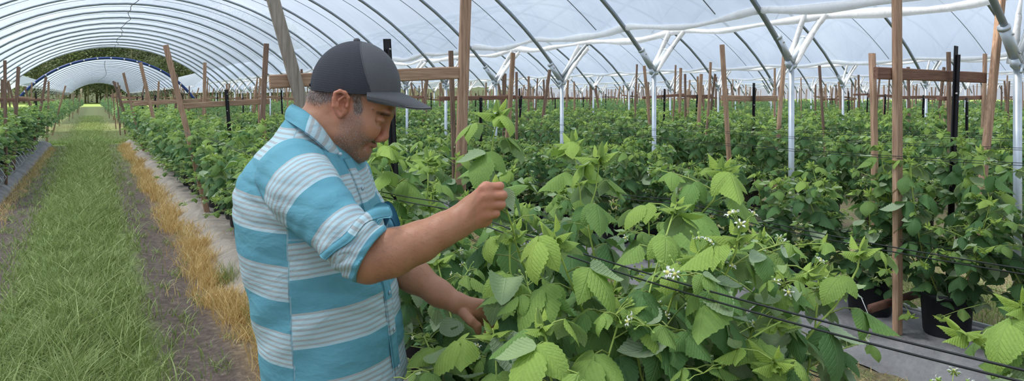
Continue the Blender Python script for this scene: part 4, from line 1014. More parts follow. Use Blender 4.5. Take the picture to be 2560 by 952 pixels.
def ell_d(x, y, z, c, r, ax=None):
    X, Y, Z = x - c[0], y - c[1], z - c[2]
    if ax is not None: X, Y, Z = [a[0] * X + a[1] * Y + a[2] * Z for a in ax]
    k0 = np.sqrt((X / r[0]) ** 2 + (Y / r[1]) ** 2 + (Z / r[2]) ** 2); k1 = np.sqrt((X / r[0]**2) ** 2 + (Y / r[1]**2) ** 2 + (Z / r[2]**2) ** 2) + 1e-9
    return k0 * (k0 - 1) / k1
def UV(V):
    """frame pixel of local points"""
    return U0 + F * V[:, 0] / V[:, 1], V0 - F * (V[:, 2] - CAMH) / V[:, 1]

H0 = 1.68
B = Field((-.72, 1.30, 0.02), (.02, 1.97, 1.80), .0026)
# head
B.ell(G(889, 206), (.095, .075, .090), .01)
B.ell(G(946, 248), (.040, .058, .045), .03)
a1 = np.array((-.585, 0, -.81)); a2 = np.array((.81, 0, -.585)); a3 = np.array((0, 1, 0))
B.ell(G(910, 303), (.083, .043, .062), .02, 'u', (a1, a2, a3))
B.ell(G(868, 262), (.050, .068, .050), .03)
for s in (-1, 1):
    B.ell(G(919, 320, H0 + s * .037), (.030, .023, .030), .02)
    B.ell(G(878, 318, H0 + s * .046), (.036, .020, .036), .03)
    B.cone(G(852, 338, H0 + s * .050), G(899, 380, H0 + s * .016), .019, .017, .03)
B.cone(G(868, 345), G(893, 372), .036, .024, .03)
B.ell(G(902, 379), (.018, .020, .0175), .012)
B.cone(G(969, 284, H0 - .034), G(973, 283, H0), .0105, .009, .012); B.cone(G(973, 283, H0), G(969, 284, H0 + .034), .009, .0105, .012)
B.cone(G(971, 298), G(962, 336), .0065, .0095, .012)
B.ell(G(957, 344), (.0125, .0115, .0105), .008)
for s in (-1, 1):
    B.ell(G(962, 301, H0 + s * .036), (.019, .018, .0125), .012, 's')
    B.ell(G(948, 300, H0 + s * .031), (.0140, .0155, .0115), .003)
    B.chain([(G(938, 302, H0 + s * .047), .0011), (G(948, 306, H0 + s * .044), .0012), (G(958, 305, H0 + s * .032), .0011)], .0025, 's')
    B.cone(G(939, 338, H0 + s * .023), G(933, 354, H0 + s * .020), .0034, .0034, .007, 's')
    B.cone(G(935, 350, H0 + s * .024), G(911, 368, H0 + s * .033), .0022, .0018, .008, 's')
    if s < 0: B.ell(G(932, 273, H0 - .0585), (.0035, .0035, .0032), .002)
    B.ell(G(946, 347, H0 + s * .0125), (.0120, .0088, .0092), .004)
    B.ell(G(950, 357, H0 + s * .007), (.004, .0035, .004), .003, 's')
    B.cone(G(921, 359, H0 + s * .022), G(935, 363, H0), .0042, .0056, .006)
    B.cone(G(913, 363, H0 + s * .020), G(919, 375, H0), .0042, .0060, .006)
B.cone(G(915, 361, H0 - .024), G(931, 370, H0 - .004), .0013, .0013, .003, 's')
B.cone(G(904, 371, H0 - .014), G(906, 373, H0 + .014), .004, .004, .012, 's')
# neck
B.chain([(G(834, 284), .057), (G(806, 330), .066), (G(782, 405), .076)], .03)
B.ell(G(815, 246), (.043, .050, .034), .02)
B.cone(G(850, 300, H0 - .05), G(868, 385, H0 - .012), .014, .012, .02)
# ears
for s in (-1, 1):
    e = lambda u, v, d: G(u, v, H0 + s * d)
    B.ell(e(854, 258, .074), (.018, .008, .031), .005)
    B.chain([(e(868, 262, .076), .0035), (e(871, 244, .082), .0045), (e(863, 232, .087), .0046), (e(850, 228, .090), .0050), (e(839, 233, .091), .0050), (e(835, 247, .090), .0046), (e(835, 265, .089), .0048), (e(842, 280, .084), .0048), (e(850, 288, .080), .0078)], .003)
    B.chain([(e(860, 240, .084), .003), (e(848, 249, .088), .0036), (e(845, 264, .087), .0036), (e(851, 275, .083), .003)], .003)
    B.ell(e(857, 262, .088), (.0085, .013, .0125), .003, 's')
    B.ell(e(848, 237, .094), (.008, .006, .004), .003, 's')
    B.ell(e(867, 265, .079), (.0042, .006, .0062), .003)
# shoulders and trunk (under the shirt)
B.chain([(G(780, 400), .08), (G(775, 520), .13), (G(800, 700), .135), (G(845, 940), .13)], .04)
Zs = 1.50
# near arm
RA = [(G(735, 445, 1.52), .055), (G(810, 535, 1.45), .044), (G(880, 612, 1.42), .043), (G(922, 647, 1.42), .0455), (G(980, 631, 1.42), .0455), (G(1050, 604, 1.43), .0385), (G(1110, 573, 1.44), .0315), (G(1150, 549, 1.45), .0285)]
B.chain(RA, .02)
def hand_near():
    w = G(1150, 549, 1.45)
    kn = [(1216, 468), (1221, 489), (1223, 511), (1219, 535)]; rr = [.0118, .0122, .0115, .0108]; L = [(1250, 465), (1256, 488), (1253, 511), (1240, 533)]; R2 = [.0088, .0104, .0098, .0088]
    for i in range(4):
        K = G(*kn[i], 1.437 + .003 * abs(i - 1)); B.cone(w + np.array((0, 0, .008 - .008 * i)), K, .021, rr[i], .014)
    B.ell(G(1186, 525, 1.455), (.032, .018, .030), .012)
    B.ell(G(1205, 548, 1.46), (.022, .015, .018), .012)
    for i in range(4):
        K = G(*kn[i], 1.437 + .003 * abs(i - 1)); P1 = G(*L[i], 1.440 + .002 * abs(i - 1)); P2 = G(L[i][0] - 2, L[i][1] + 4, 1.462); P3 = G(L[i][0] - 26, L[i][1] + 4, 1.474)
        # fingers kept apart: tight blend only
        F2 = [(K, R2[i] * 1.05), (P1, R2[i]), (P2, R2[i] * .92), (P3, R2[i] * .8)]
        B.chain(F2, .0022)
        B.ell(K + np.array((0, -.004, 0)), (.012, .010, .0105), .008)
        if i: B.cone((G(*kn[i], 1.418) + G(*kn[i-1], 1.418)) / 2 + np.array((-.004, 0, 0)), (G(*L[i], 1.424) + G(*L[i-1], 1.424)) / 2, .0016, .0030, .003, 's')
        B.cone(w + np.array((.012, -.022, .008 - .006 * i)), K + np.array((-.012, -.0085, 0)), .0045, .0040, .008)
    B.chain([(G(1168, 560, 1.47), .015), (G(1205, 530, 1.492), .012), (G(1240, 503, 1.49), .0105), (G(1266, 487, 1.478), .0092)], .004)
hand_near()
# far arm
B.chain([(G(850, 450, 1.84), .060), (G(900, 560, 1.84), .050), (G(955, 640, 1.82), .047), (G(1035, 689, 1.77), .0395), (G(1098, 733, 1.75), .0300), (G(1143, 757, 1.735), .0245)], .02)
w = G(1143, 757, 1.735)
kn = [(1212, 760), (1213, 774), (1208, 788), (1198, 799)]
for i in range(4):
    K = G(*kn[i], 1.728 + .006 * i); B.cone(w, K, .019, .0115, .012)
    P1 = G(kn[i][0] + 24, kn[i][1] + 12, 1.735 + .006 * i); P2 = G(kn[i][0] + 22, kn[i][1] + 32, 1.745 + .006 * i); P3 = G(kn[i][0] + 10, kn[i][1] + 44, 1.75 + .006 * i)
    B.chain([(K, .0105), (P1, .0095), (P2, .0085), (P3, .0075)], .002)
B.ell(G(1180, 778, 1.735), (.028, .018, .020), .012)
B.chain([(G(1160, 782, 1.715), .014), (G(1178, 802, 1.70), .0115), (G(1193, 815, 1.70), .0105), (G(1196, 828, 1.702), .0085)], .003)
# legs, inside the trousers and boots
for s in (-1, 1):
    B.chain([(np.array((-.42, 1.68 + s * .09, .95)), .10), (np.array((-.40, 1.68 + s * .10, .52)), .07), (np.array((-.43, 1.68 + s * .11, .12)), .05)], .02)
V, Q = B.mesh(); del B
U_, V_ = UV(V)
def blob(u, v, ru, rv, soft=.35): return np.clip((1 + soft - np.sqrt(((U_ - u) / ru) ** 2 + ((V_ - v) / rv) ** 2)) / soft, 0, 1)
head = (V_ < 420) & (U_ > 740) & (V[:, 2] > 1.4)
def seg(u0, v0, u1, v1, r, soft=6):
    du, dv = u1 - u0, v1 - v0; t = np.clip(((U_ - u0) * du + (V_ - v0) * dv) / (du * du + dv * dv), 0, 1); d = np.hypot(U_ - u0 - t * du, V_ - v0 - t * dv); return np.clip((r + soft - d) / soft, 0, 1)
beard = np.maximum.reduce([seg(896, 270, 884, 300, 8, 8), seg(880, 310, 868, 350, 22, 14), seg(866, 355, 905, 382, 24, 12), seg(885, 335, 900, 365, 16, 18), seg(928, 357, 938, 361, 5, 4), seg(918, 350, 930, 356, 4, 6)])
beard *= 1 - np.maximum(seg(917, 361, 936, 366, 4, 3), seg(916, 364, 922, 376, 5, 3))
beard = np.where(head, beard, 0)
offear = (np.abs(V[:, 1] - H0) < .0735) | (U_ > 878) | (U_ < 826)
hair = np.where(head & offear, np.maximum.reduce([blob(797, 236, 30, 15, .9), seg(892, 242, 896, 276, 7, 6), blob(889, 178, 110, 60, .1)]), 0)
lips = np.where(head, np.maximum(seg(919, 361, 938, 365, 4, 2), seg(917, 364, 922, 376, 4.5, 2)), 0)
brow = np.where(head, seg(944, 281, 973, 287, 2.5, 2.5), 0)
red = np.clip(np.maximum(np.where(head, np.maximum(blob(958, 345, 16, 14, .8), blob(853, 255, 26, 40, .4)), 0), np.where((U_ > 1190) & (V_ < 600), .7, 0)), 0, 1)
N = NT('skin'); o = N.obj()
fine = N.noise(420, 3, o); mid_ = N.noise(38, 4, o); 
c = N.mix(mid_, (166, 113, 84), (190, 138, 104)); c = N.mix(N.math('MULTIPLY', fine, .35), c, (160, 108, 84))
c = N.mix(N.math('MULTIPLY', N.attr('red').outputs['Fac'], .35), c, (214, 130, 108))
sp = N.n('TexVoronoi', ins={'Scale': 300.0}); N.link(o, sp.inputs['Vector'])
c = N.mix(N.math('MULTIPLY', N.attr('beard').outputs['Fac'], N.math('MULTIPLY_ADD', fine, .9, -.08, clamp=True)), c, (112, 90, 80))
c = N.mix(N.math('MULTIPLY', N.attr('hair').outputs['Fac'], .7), c, (92, 80, 72))
c = N.mix(N.math('MULTIPLY', N.attr('lips').outputs['Fac'], .5), c, (146, 88, 80))
c = N.mix(N.math('MULTIPLY', N.attr('brow').outputs['Fac'], .7), c, (52, 40, 36))
sk = N.pbsdf(c, .48, normal=N.bump(N.math('ADD', fine, N.noise(120, 3, o)), .22, .0016), **{'Subsurface_Weight': .12, 'Subsurface_Scale': .01})
N.t.nodes[-1]; 
for nd in N.t.nodes:
    if nd.type == 'BSDF_PRINCIPLED': nd.inputs['Subsurface Radius'].default_value = (1, .35, .2)
M['skin'] = N.done(sk)
mb = MB(); mb.add(V - PB, Q, beard=beard, hair=hair, lips=lips, brow=np.maximum(brow * .8, np.where(head, blob(932, 273, 1.8, 1.8), 0)), red=red); body_o = mb.obj('body', M['skin'], man)
VB, QB = V, Q

# normals of the skin, for hair
def vnormals(V, Q):
    n = np.cross(V[Q[:, 2]] - V[Q[:, 0]], V[Q[:, 3]] - V[Q[:, 1]]); N_ = np.zeros_like(V)
    for k in range(4): np.add.at(N_, Q[:, k], n)
    return N_ / (np.linalg.norm(N_, axis=1)[:, None] + 1e-12)
hm = np.where(head)[0]; NB = vnormals(VB, QB)
def strands(name, weight, n, L, wdt, flow, mat, seed, lift=.35, parent=None, toneb=.5, curl=.3):
    g = np.random.default_rng(seed); p = weight / weight.sum(); i = g.choice(len(weight), n, p=p); o = VB[i] + g.normal(0, .0011, (n, 3)); nr = NB[i]
    o = o - nr * (g.normal(0, .0011, (n, 3)) * nr).sum(1)[:, None] * 0
    f = np.array(flow, float)[None] + g.normal(0, curl, (n, 3)); f -= nr * (f * nr).sum(1)[:, None]; f /= np.linalg.norm(f, axis=1)[:, None] + 1e-9
    d = f + nr * lift; d /= np.linalg.norm(d, axis=1)[:, None]; s = np.cross(d, nr + g.normal(0, .3, (n, 3))); s /= np.linalg.norm(s, axis=1)[:, None] + 1e-9
    LL = (L * g.uniform(.6, 1.3, n))[:, None]; w_ = wdt * g.uniform(.7, 1.3, n)[:, None]
    V = np.stack([o - s * w_, o + s * w_, o + d * LL * .55 + s * w_ * .8, o + d * LL * .55 - s * w_ * .8, o + d * LL + f * LL * .15], 1).reshape(-1, 3)
    k = (np.arange(n) * 5)[:, None]; b = MB(); t = np.repeat(np.where(g.random(n) < toneb, g.uniform(.65, 1, n), g.uniform(0, .35, n)), 5)
    b.add(V - PB, [k + np.array([[0, 1, 2, 3]]), k + np.array([[3, 2, 4]])], tone=t); return b.obj(name, mat, parent or man)
N = NT('greying hair'); c = N.ramp(N.attr('tone').outputs['Fac'], [(0, (34, 28, 26)), (.5, (92, 82, 76)), (1, (206, 200, 194))]); M['hair'] = N.done(N.pbsdf(c, .6))
hw = np.where(head & (U_ > 770), np.where(V_ > 225, hair, 0) , 0)
strands('hair', hw, 3600, .006, .00020, (-.1, 0, -1), M['hair'], 1, .22, None, .58)
strands('beard', beard, 9500, .0022, .00013, (.1, 0, -1), M['hair'], 2, .5, None, .72, .6)
strands('eyebrow', brow, 230, .0055, .0002, (-1, 0, .1), M['hair'], 3, .25, None, .05, .25)
lash = np.where(head, np.maximum(seg(939, 302, 949, 305.5, .8, 1.0), seg(949, 305.5, 957, 305, .8, 1.0)), 0)
strands('eyelashes', lash, 90, .0028, .0002, (.5, 0, -1), M['hair'], 4, .6, None, .0, .2)

# fine dark hair on the forearms
armw = np.where((V_ > 500) & (U_ > 930) & (U_ < 1170) & (VB[:, 2] > .9), np.clip((1200 - U_) / 160, .15, 1), 0)
M['armhair'] = m_simple('dark arm hair', (104, 76, 62), .6, 0, .1)
strands('arm_hair', armw, 15000, .0075, .00006, (1, 0, -.6), M['armhair'], 6, .14, None, 0, .45)
# ---- shirt
LV = [(262, 745, 800, .02), (285, 722, 838, .055), (310, 705, 850, .085), (340, 689, 864, .115), (380, 652, 884, .152), (430, 617, 908, .178), (470, 604, 924, .190), (520, 603, 938, .195), (600, 611, 958, .198), (700, 633, 983, .200), (800, 654, 996, .198), (952, 679, 1014, .196), (985, 682, 1018, .196)]
lz = np.array([CAMH + (V0 - q[0]) / F * 1.68 for q in LV])[::-1]; lxb = np.array([(q[1] - U0) / F * 1.68 for q in LV])[::-1]; lxf = np.array([(q[2] - U0) / F * 1.68 for q in LV])[::-1]; lb = np.array([q[3] for q in LV])[::-1]
def torso_d(x, y, z, grow=0.0):
    xb = np.interp(z, lz, lxb); xf = np.interp(z, lz, lxf); a = (xf - xb) / 2 + grow; c = (xf + xb) / 2; b = np.interp(z, lz, lb) + grow
    q = (np.abs((x - c) / a) ** 2.3 + np.abs((y - 1.69) / b) ** 2.3) ** (1 / 2.3)
    return (q - 1) * np.minimum(a, b) * .92
def folds(x, y, z):
    w1 = np.sin(70 * (z + .45 * x) + 3.0 * np.sin(9 * x + 5 * y) + 1.5 * np.sin(17 * z)); w2 = np.sin(48 * (x * .8 - z * .6) + 2.5 * np.sin(11 * z + 6 * y))
    m = .5 + .5 * np.sin(13 * z + 7 * x + 4 * y); return .0024 * np.abs(w1) * m + .0020 * w2 * (1 - m)
S_ = Field((-.72, 1.30, CAMH + (V0 - 985) / F * 1.68), (-.19, 2.0, 1.66), .0034)
S_.put(lambda x, y, z: torso_d(x, y, z), (-.72, 1.30, .7), (-.19, 2.0, 1.66), .001)
SL = [(G(738, 440, 1.545), .078), (G(765, 480, 1.49), .068), (G(812, 535, 1.45), .056), (G(868, 597, 1.42), .050), (G(905, 628, 1.415), .050)]
SLF = [(G(860, 455, 1.83), .075), (G(905, 540, 1.84), .060), (G(950, 605, 1.82), .052)]
S_.put(lambda x, y, z: z + x * 0 + y * 0 - G(0, 292)[2], (-.72, 1.30, .7), (-.19, 2.0, 1.66), .001, 'i')
S_.chain(SL, .035); S_.chain(SLF, .03)
sd_t = torso_d
# armhole crease and folds
sl, (x, y, z) = S_.sub((-.72, 1.30, .7), (-.19, 2.0, 1.66))
dt = torso_d(x, y, z); ds = np.minimum.reduce([cone_d(x, y, z, p[0], q[0], p[1], q[1]) for p, q in zip(SL[:-1], SL[1:])])
crease = .0035 * np.exp(-((dt - ds) / .007) ** 2) * (np.abs(S_.f) < .03)
axs = SL[-1][0] - SL[1][0]; axs /= np.linalg.norm(axs)
al = (x - SL[1][0][0]) * axs[0] + (y - SL[1][0][1]) * axs[1] + (z - SL[1][0][2]) * axs[2]
sf = .0035 * np.sin(al * 150 + 2.5 * np.sin(z * 30 + x * 12)) * np.clip((al - .05) / .12, 0, 1) * (ds < dt)
S_.f[sl] += (crease - folds(x, y, z) - sf * .6).astype(np.float32)
# the side vent and the underarm pull of the cloth
S_.put(lambda x, y, z: (x * 0 + y * 0 + (G(0, 950)[2] - .012 * np.cos((x + .42) * 14)) - z), (-.72, 1.30, .7), (-.19, 2.0, 1.1), .001, 'i')
# open the cuffs
S_.cone(G(930, 640, 1.41), G(1010, 610, 1.41), .0500, .060, .003, 's'); S_.cone(G(950, 612, 1.82), G(990, 650, 1.80), .048, .055, .003, 's')
V, Q = S_.mesh(); del S_
U_, V_ = UV(V)
dt = torso_d(V[:, 0], V[:, 1], V[:, 2]); ds = np.minimum.reduce([cone_d(V[:, 0], V[:, 1], V[:, 2], p[0], q[0], p[1], q[1]) for p, q in zip(SL[:-1], SL[1:])])
dsf = np.minimum.reduce([cone_d(V[:, 0], V[:, 1], V[:, 2], p[0], q[0], p[1], q[1]) for p, q in zip(SLF[:-1], SLF[1:])])
al = ((V - SL[0][0]) @ axs) / 1.45 * F; alf = ((V - SLF[0][0]) @ ((SLF[-1][0] - SLF[0][0]) / np.linalg.norm(SLF[-1][0] - SLF[0][0]))) / 1.8 * F
vz = V0 - (V[:, 2] - CAMH) * F / 1.68; xc = U0 + V[:, 0] * F / 1.68
front = (xc > 783 + (vz - 600) * .045)
st = np.where(front & (vz > 560), (vz - 725 + .115 * (xc - 785)) / 157 + 10, (vz - 455 - .10 * (xc - 640)) / 150 + 4)
chest = front & (vz <= 560); st = np.where(chest, (vz - 428 + .15 * (xc - 860)) / 150 + 20, st)
isS = ds < dt - .003; st = np.where(isS, (al - 22) / 200 + 30, st); st = np.where(dsf < dt - .003, (alf - 20) / 200 + 30, st)
seamd = np.where((ds < .03), np.clip(1 - np.abs(ds - dt + .003) / .004, 0, 1), 0)
seamd = np.maximum(seamd, np.where((vz > 640) & (V[:, 1] < 1.68), np.clip(1 - np.abs(xc - (783 + (vz - 600) * .045)) / 2.5, 0, 1), 0))
def m_shirt():
    N = NT('striped turquoise cotton'); o = N.obj(); s = N.attr('st').outputs['Fac']
    wv = N.math('MULTIPLY_ADD', N.noise(9, 2, o), .05, -.025); s = N.math('ADD', s, wv)
    fr = N.math('FRACT', s); band = N.math('LESS_THAN', fr, .52)
    ln = N.math('FRACT', N.math('MULTIPLY', fr, 13.4)); line = N.math('MULTIPLY', N.math('LESS_THAN', ln, .42), .85)
    jit = N.noise(26, 2, N.mapping(o, (1, 1, 6)))
    weave = N.noise(900, 1, o)
    teal = N.mix(N.noise(14, 4, o), (86, 150, 168), (106, 170, 184)); pale = N.mix(jit, (158, 200, 212), (202, 218, 220)); grey = N.mix(jit, (158, 170, 172), (182, 174, 166))
    c = N.mix(band, teal, N.mix(line, pale, grey)); c = N.mix(N.math('MULTIPLY', weave, .14), c, (70, 120, 140))
    c = N.mix(N.math('MULTIPLY', N.attr('seam').outputs['Fac'], .55), c, (70, 130, 152))
    cr = N.noise(8, 4, N.mapping(o, (1, 1, 1.8), rot=(0, .5, 0)), .5, .3); cr2 = N.noise(45, 4, o, .6, .4)
    h = N.math('ADD', N.math('MULTIPLY', N.math('ABSOLUTE', N.math('SUBTRACT', cr, .5)), -1.5), N.math('ADD', N.math('MULTIPLY', cr2, .04), N.math('MULTIPLY', weave, .03)))
    h = N.math('ADD', h, N.math('MULTIPLY', N.attr('seam').outputs['Fac'], -.25))
    return N.done(N.pbsdf(c, .8, normal=N.bump(h, .6, .012)))
M['shirt'] = m_shirt()
mb = MB(); mb.add(V - PB, Q, st=st, seam=seamd); shirt = mb.obj('shirt', M['shirt'], man); shirt['label'] = 'turquoise shirt with pale striped bands and rolled sleeves'

def ribbon(A, Bc, thick, name, mat, parent, stf=None, bulge=0.0, nrow=5, sub=6):
    """cloth strip between two edge curves (lists of points)"""
    def dens(P_):
        P_ = np.array(P_); t = np.linspace(0, len(P_) - 1, (len(P_) - 1) * sub + 1); out = []
        for q in t:
            i = min(int(q), len(P_) - 2); f = q - i; p0, p1, p2, p3 = P_[max(i-1, 0)], P_[i], P_[i+1], P_[min(i+2, len(P_)-1)]
            out.append(.5 * ((2*p1) + (p2-p0)*f + (2*p0-5*p1+4*p2-p3)*f*f + (-p0+3*p1-3*p2+p3)*f**3))
        return np.array(out)
    a, b = dens(A), dens(Bc); n = len(a); R_ = np.linspace(0, 1, nrow); P_ = a[:, None] * (1 - R_)[None, :, None] + b[:, None] * R_[None, :, None]
    tu = np.gradient(P_, axis=0); tv = np.gradient(P_, axis=1); nn = np.cross(tu, tv); nn /= np.linalg.norm(nn, axis=2)[:, :, None] + 1e-9
    ctr = P_.reshape(-1, 3).mean(0)
    P_ = P_ + nn * (bulge * np.sin(R_ * np.pi))[None, :, None]
    V1 = (P_ + nn * thick / 2).reshape(-1, 3); V2 = (P_ - nn * thick / 2).reshape(-1, 3); m = nrow
    i, j = np.meshgrid(np.arange(n-1), np.arange(m-1), indexing='ij'); i = i.ravel(); j = j.ravel(); q = np.stack([i*m+j, (i+1)*m+j, (i+1)*m+j+1, i*m+j+1], 1); K = n * m
    ed = [[(k*m), (k+1)*m, (k+1)*m+K, k*m+K] for k in range(n-1)] + [[k*m+m-1+K, (k+1)*m+m-1+K, (k+1)*m+m-1, k*m+m-1] for k in range(n-1)] + [[k, k+K, k+1+K, k+1] for k in range(m-1)] + [[(n-1)*m+k+1, (n-1)*m+k+1+K, (n-1)*m+k+K, (n-1)*m+k] for k in range(m-1)]
    Vv = np.concatenate([V1, V2]); s = np.tile(np.repeat(np.linspace(0, 1, n), m) if stf is None else stf(np.linspace(0, 1, n), R_).ravel(), 2)
    mb = MB(); mb.add(Vv - PB, [np.concatenate([q, q[:, ::-1] + K]), np.array(ed)], st=s, seam=np.tile((np.minimum(np.tile(R_, n), 1 - np.tile(R_, n)) < .1) * .3, 2))
    return mb.obj(name, mat, parent)
# collar: near leaf, back, far leaf in one strip folded over its stand
top = [G(862, 396, 1.665), G(843, 372, 1.612), G(800, 313, 1.592), (G(764, 279, 1.600)), G(733, 262, 1.66), G(737, 263, 1.72), G(768, 282, 1.775), G(805, 315, 1.78), G(850, 372, 1.75)]
bot = [G(845, 388, 1.618), G(829, 387, 1.585), G(788, 350, 1.555), G(750, 322, 1.560), G(717, 300, 1.64), G(720, 300, 1.735), G(755, 322, 1.81), G(795, 350, 1.81), G(850, 385, 1.77)]
cst = lambda t, r: (.18 + t[:, None] * 1.6 + r[None] * .12)
ribbon(top, bot, .004, 'collar', M['shirt'], shirt, lambda t, r: np.where(t[:, None] + 0 * r[None] < .34, .02 + t[:, None] * 1.45 + 0 * r[None], .7), .006)
inn = [G(862, 398, 1.66), G(845, 380, 1.622), G(806, 330, 1.607), G(770, 296, 1.615), G(745, 285, 1.67), G(748, 286, 1.71), G(774, 298, 1.76), G(810, 330, 1.765), G(850, 380, 1.74)]
ribbon(top, inn, .003, 'collar_stand', M['shirt'], shirt, lambda t, r: .7 + 0 * t[:, None] * r[None], .0)
# button placket following the chest
def surf(v, y, off=.004):
    z = G(0, v)[2]; xb = np.interp(z, lz, lxb); xf = np.interp(z, lz, lxf); b = np.interp(z, lz, lb); c = (xb + xf) / 2
    return np.array((c + (xf - xb) / 2 * max(0, 1 - (abs(y - 1.69) / b) ** 2.3) ** (1 / 2.3) + off, y, z))
pv = [390, 420, 450, 490, 530, 580, 640, 700, 780, 860, 930, 948]
ribbon([surf(v, 1.60) for v in pv], [surf(v, 1.632) for v in pv], .004, 'placket', M['shirt'], shirt, lambda t, r: ((np.interp(t, np.linspace(0, 1, len(pv)), pv)[:, None] - 728) / 157 + 10) + 0 * r[None], .001)
b = MB()
for v in (462, 536, 620, 712, 800, 890): b.add(*disc(surf(v, 1.616, .009) - PB, .0045, (1, 0, 0), 12, .0016))
b.add(*disc(G(851, 385, 1.592) - PB, .0042, (.3, -1, .1), 12, .0014))
M['button'] = m_simple('pearl button', (168, 188, 194), .4, 0, .05)
b.obj('buttons', M['button'], shirt)
# breast pocket edge, near side
# rolled cuff of the near sleeve
C_ = Field((-.45, 1.30, 1.15), (-.15, 1.56, 1.46), .0024)
c0, c1 = G(872, 604, 1.42), G(931, 640, 1.41); cx = (c1 - c0) / np.linalg.norm(c1 - c0)
C_.cone(c0, c1, .0570, .0600, .001)
sl, (x, y, z) = C_.sub((-.45, 1.30, 1.15), (-.15, 1.56, 1.46))
al = (x - c0[0]) * cx[0] + (y - c0[1]) * cx[1] + (z - c0[2]) * cx[2]; Lc = np.linalg.norm(c1 - c0)
C_.f[sl] += (-.0030 * np.abs(np.sin(al * 95 + 2.2 * np.sin(z * 38 + y * 25))) - .0022 * np.sin((z - .6 * x) * 210 + 2 * np.sin(x * 60))).astype(np.float32)
C_.f[sl] = np.maximum(C_.f[sl], np.maximum(al - Lc, -al - .004)).astype(np.float32)
C_.cone(c0 + cx * .012, c1 + cx * .06, .0500, .0520, .002, 's')
V, Q = C_.mesh(); d = (V - c0) @ cx; rr = np.linalg.norm(V - c0 - d[:, None] * cx, axis=1)
mb = MB(); mb.add(V - PB, Q, st=.02 + np.clip(d, -.001, .075) * (.5 / .046), seam=0 * d); mb.obj('rolled_cuff', M['shirt'], shirt)
# the cuff flap standing up over the roll and its tab
ribbon([G(968, 514, 1.405), G(930, 520, 1.385), G(893, 548, 1.365), G(862, 585, 1.360), G(828, 612, 1.365), G(800, 636, 1.375)],
       [G(976, 540, 1.400), G(944, 546, 1.378), G(912, 560, 1.358), G(880, 600, 1.352), G(842, 626, 1.358), G(816, 649, 1.368)], .004, 'cuff_flap', M['shirt'], shirt, lambda t, r: np.where(t[:, None] < .3, .7, .02 + t[:, None] * .9) + .0 * r[None], .004)
ribbon([G(930, 545, 1.43), G(936, 515, 1.425), G(955, 506, 1.42), G(972, 512, 1.415)], [G(940, 560, 1.43), G(950, 548, 1.42), G(965, 545, 1.41), G(978, 545, 1.405)], .004, 'cuff_end', M['shirt'], shirt, lambda t, r: .7 + 0 * t[:, None] * r[None], .008)
M['shirt_in'] = m_simple('turquoise shirt cloth, inner side', (44, 96, 122), .85, 0, .15, 30)
ribbon([G(945, 560, 1.80), G(950, 520, 1.79), G(968, 504, 1.79), G(985, 520, 1.79), G(1000, 560, 1.80)], [G(955, 590, 1.78), G(966, 560, 1.76), G(975, 545, 1.76), G(985, 560, 1.77), G(994, 590, 1.79)], .004, 'far_cuff', M['shirt_in'], shirt, None, .006)
C_ = Field((-.42, 1.70, 1.18), (-.22, 1.95, 1.46), .003); c0, c1 = G(925, 575, 1.84), G(975, 625, 1.80); C_.cone(c0, c1, .060, .058, .001); cx = (c1 - c0) / np.linalg.norm(c1 - c0)
C_.cone(c0 + cx * .02, c1 + cx * .07, .050, .052, .002, 's'); V, Q = C_.mesh(); mb = MB(); mb.add(V - PB, Q, st=.7, seam=0.0); mb.obj('rolled_cuff', M['shirt'], shirt)

# ---- cap
N = NT('black cap mesh'); o = N.obj(); s = N.sep(o)
rows = N.math('SINE', N.math('MULTIPLY', N.math('MULTIPLY_ADD', s[0], .06, s[2]), 2600)); cols = N.math('SINE', N.math('MULTIPLY', N.math('ADD', s[0], s[1]), 1500))
c = N.mix(N.math('MULTIPLY_ADD', rows, .3, .5), (40, 42, 49), (60, 62, 70)); gc = N.noise(700, 2, o); cf = N.mix(gc, (66, 67, 70), (100, 100, 102))
xb0 = float(G(905, 0)[0] - PB[0]); zt0 = float(G(0, 101)[2] - PB[2])
isf = N.math('GREATER_THAN', N.math('SUBTRACT', s[0], N.math('MULTIPLY', N.math('SUBTRACT', zt0, s[2]), .30)), xb0)
c = N.mix(isf, c, cf); hh = N.math('ADD', N.math('MULTIPLY', N.math('MULTIPLY_ADD', cols, .3, rows), N.math('SUBTRACT', 1.0, isf)), N.math('MULTIPLY', gc, isf))
M['capmesh'] = N.done(N.pbsdf(c, .8, normal=N.bump(hh, .4, .001)))
N = NT('charcoal cap cloth'); o = N.obj(); g_ = N.noise(700, 2, o); c = N.mix(g_, (66, 67, 70), (100, 100, 102)); M['capcloth'] = N.done(N.pbsdf(c, .85, normal=N.bump(g_, .4, .001)))
cc = G(890, 217); rx, ry, rz_ = .1068, .0885, .1100
def zcut(x):   # lower edge of the crown
    return G(0, 224 + (x - G(783, 0)[0]) / (G(1004, 0)[0] - G(783, 0)[0]) * 12)[2] - .004 * np.cos((x - cc[0]) / rx * 1.4)
nl, npz = 72, 30; mbm, mbc = MB(), MB()
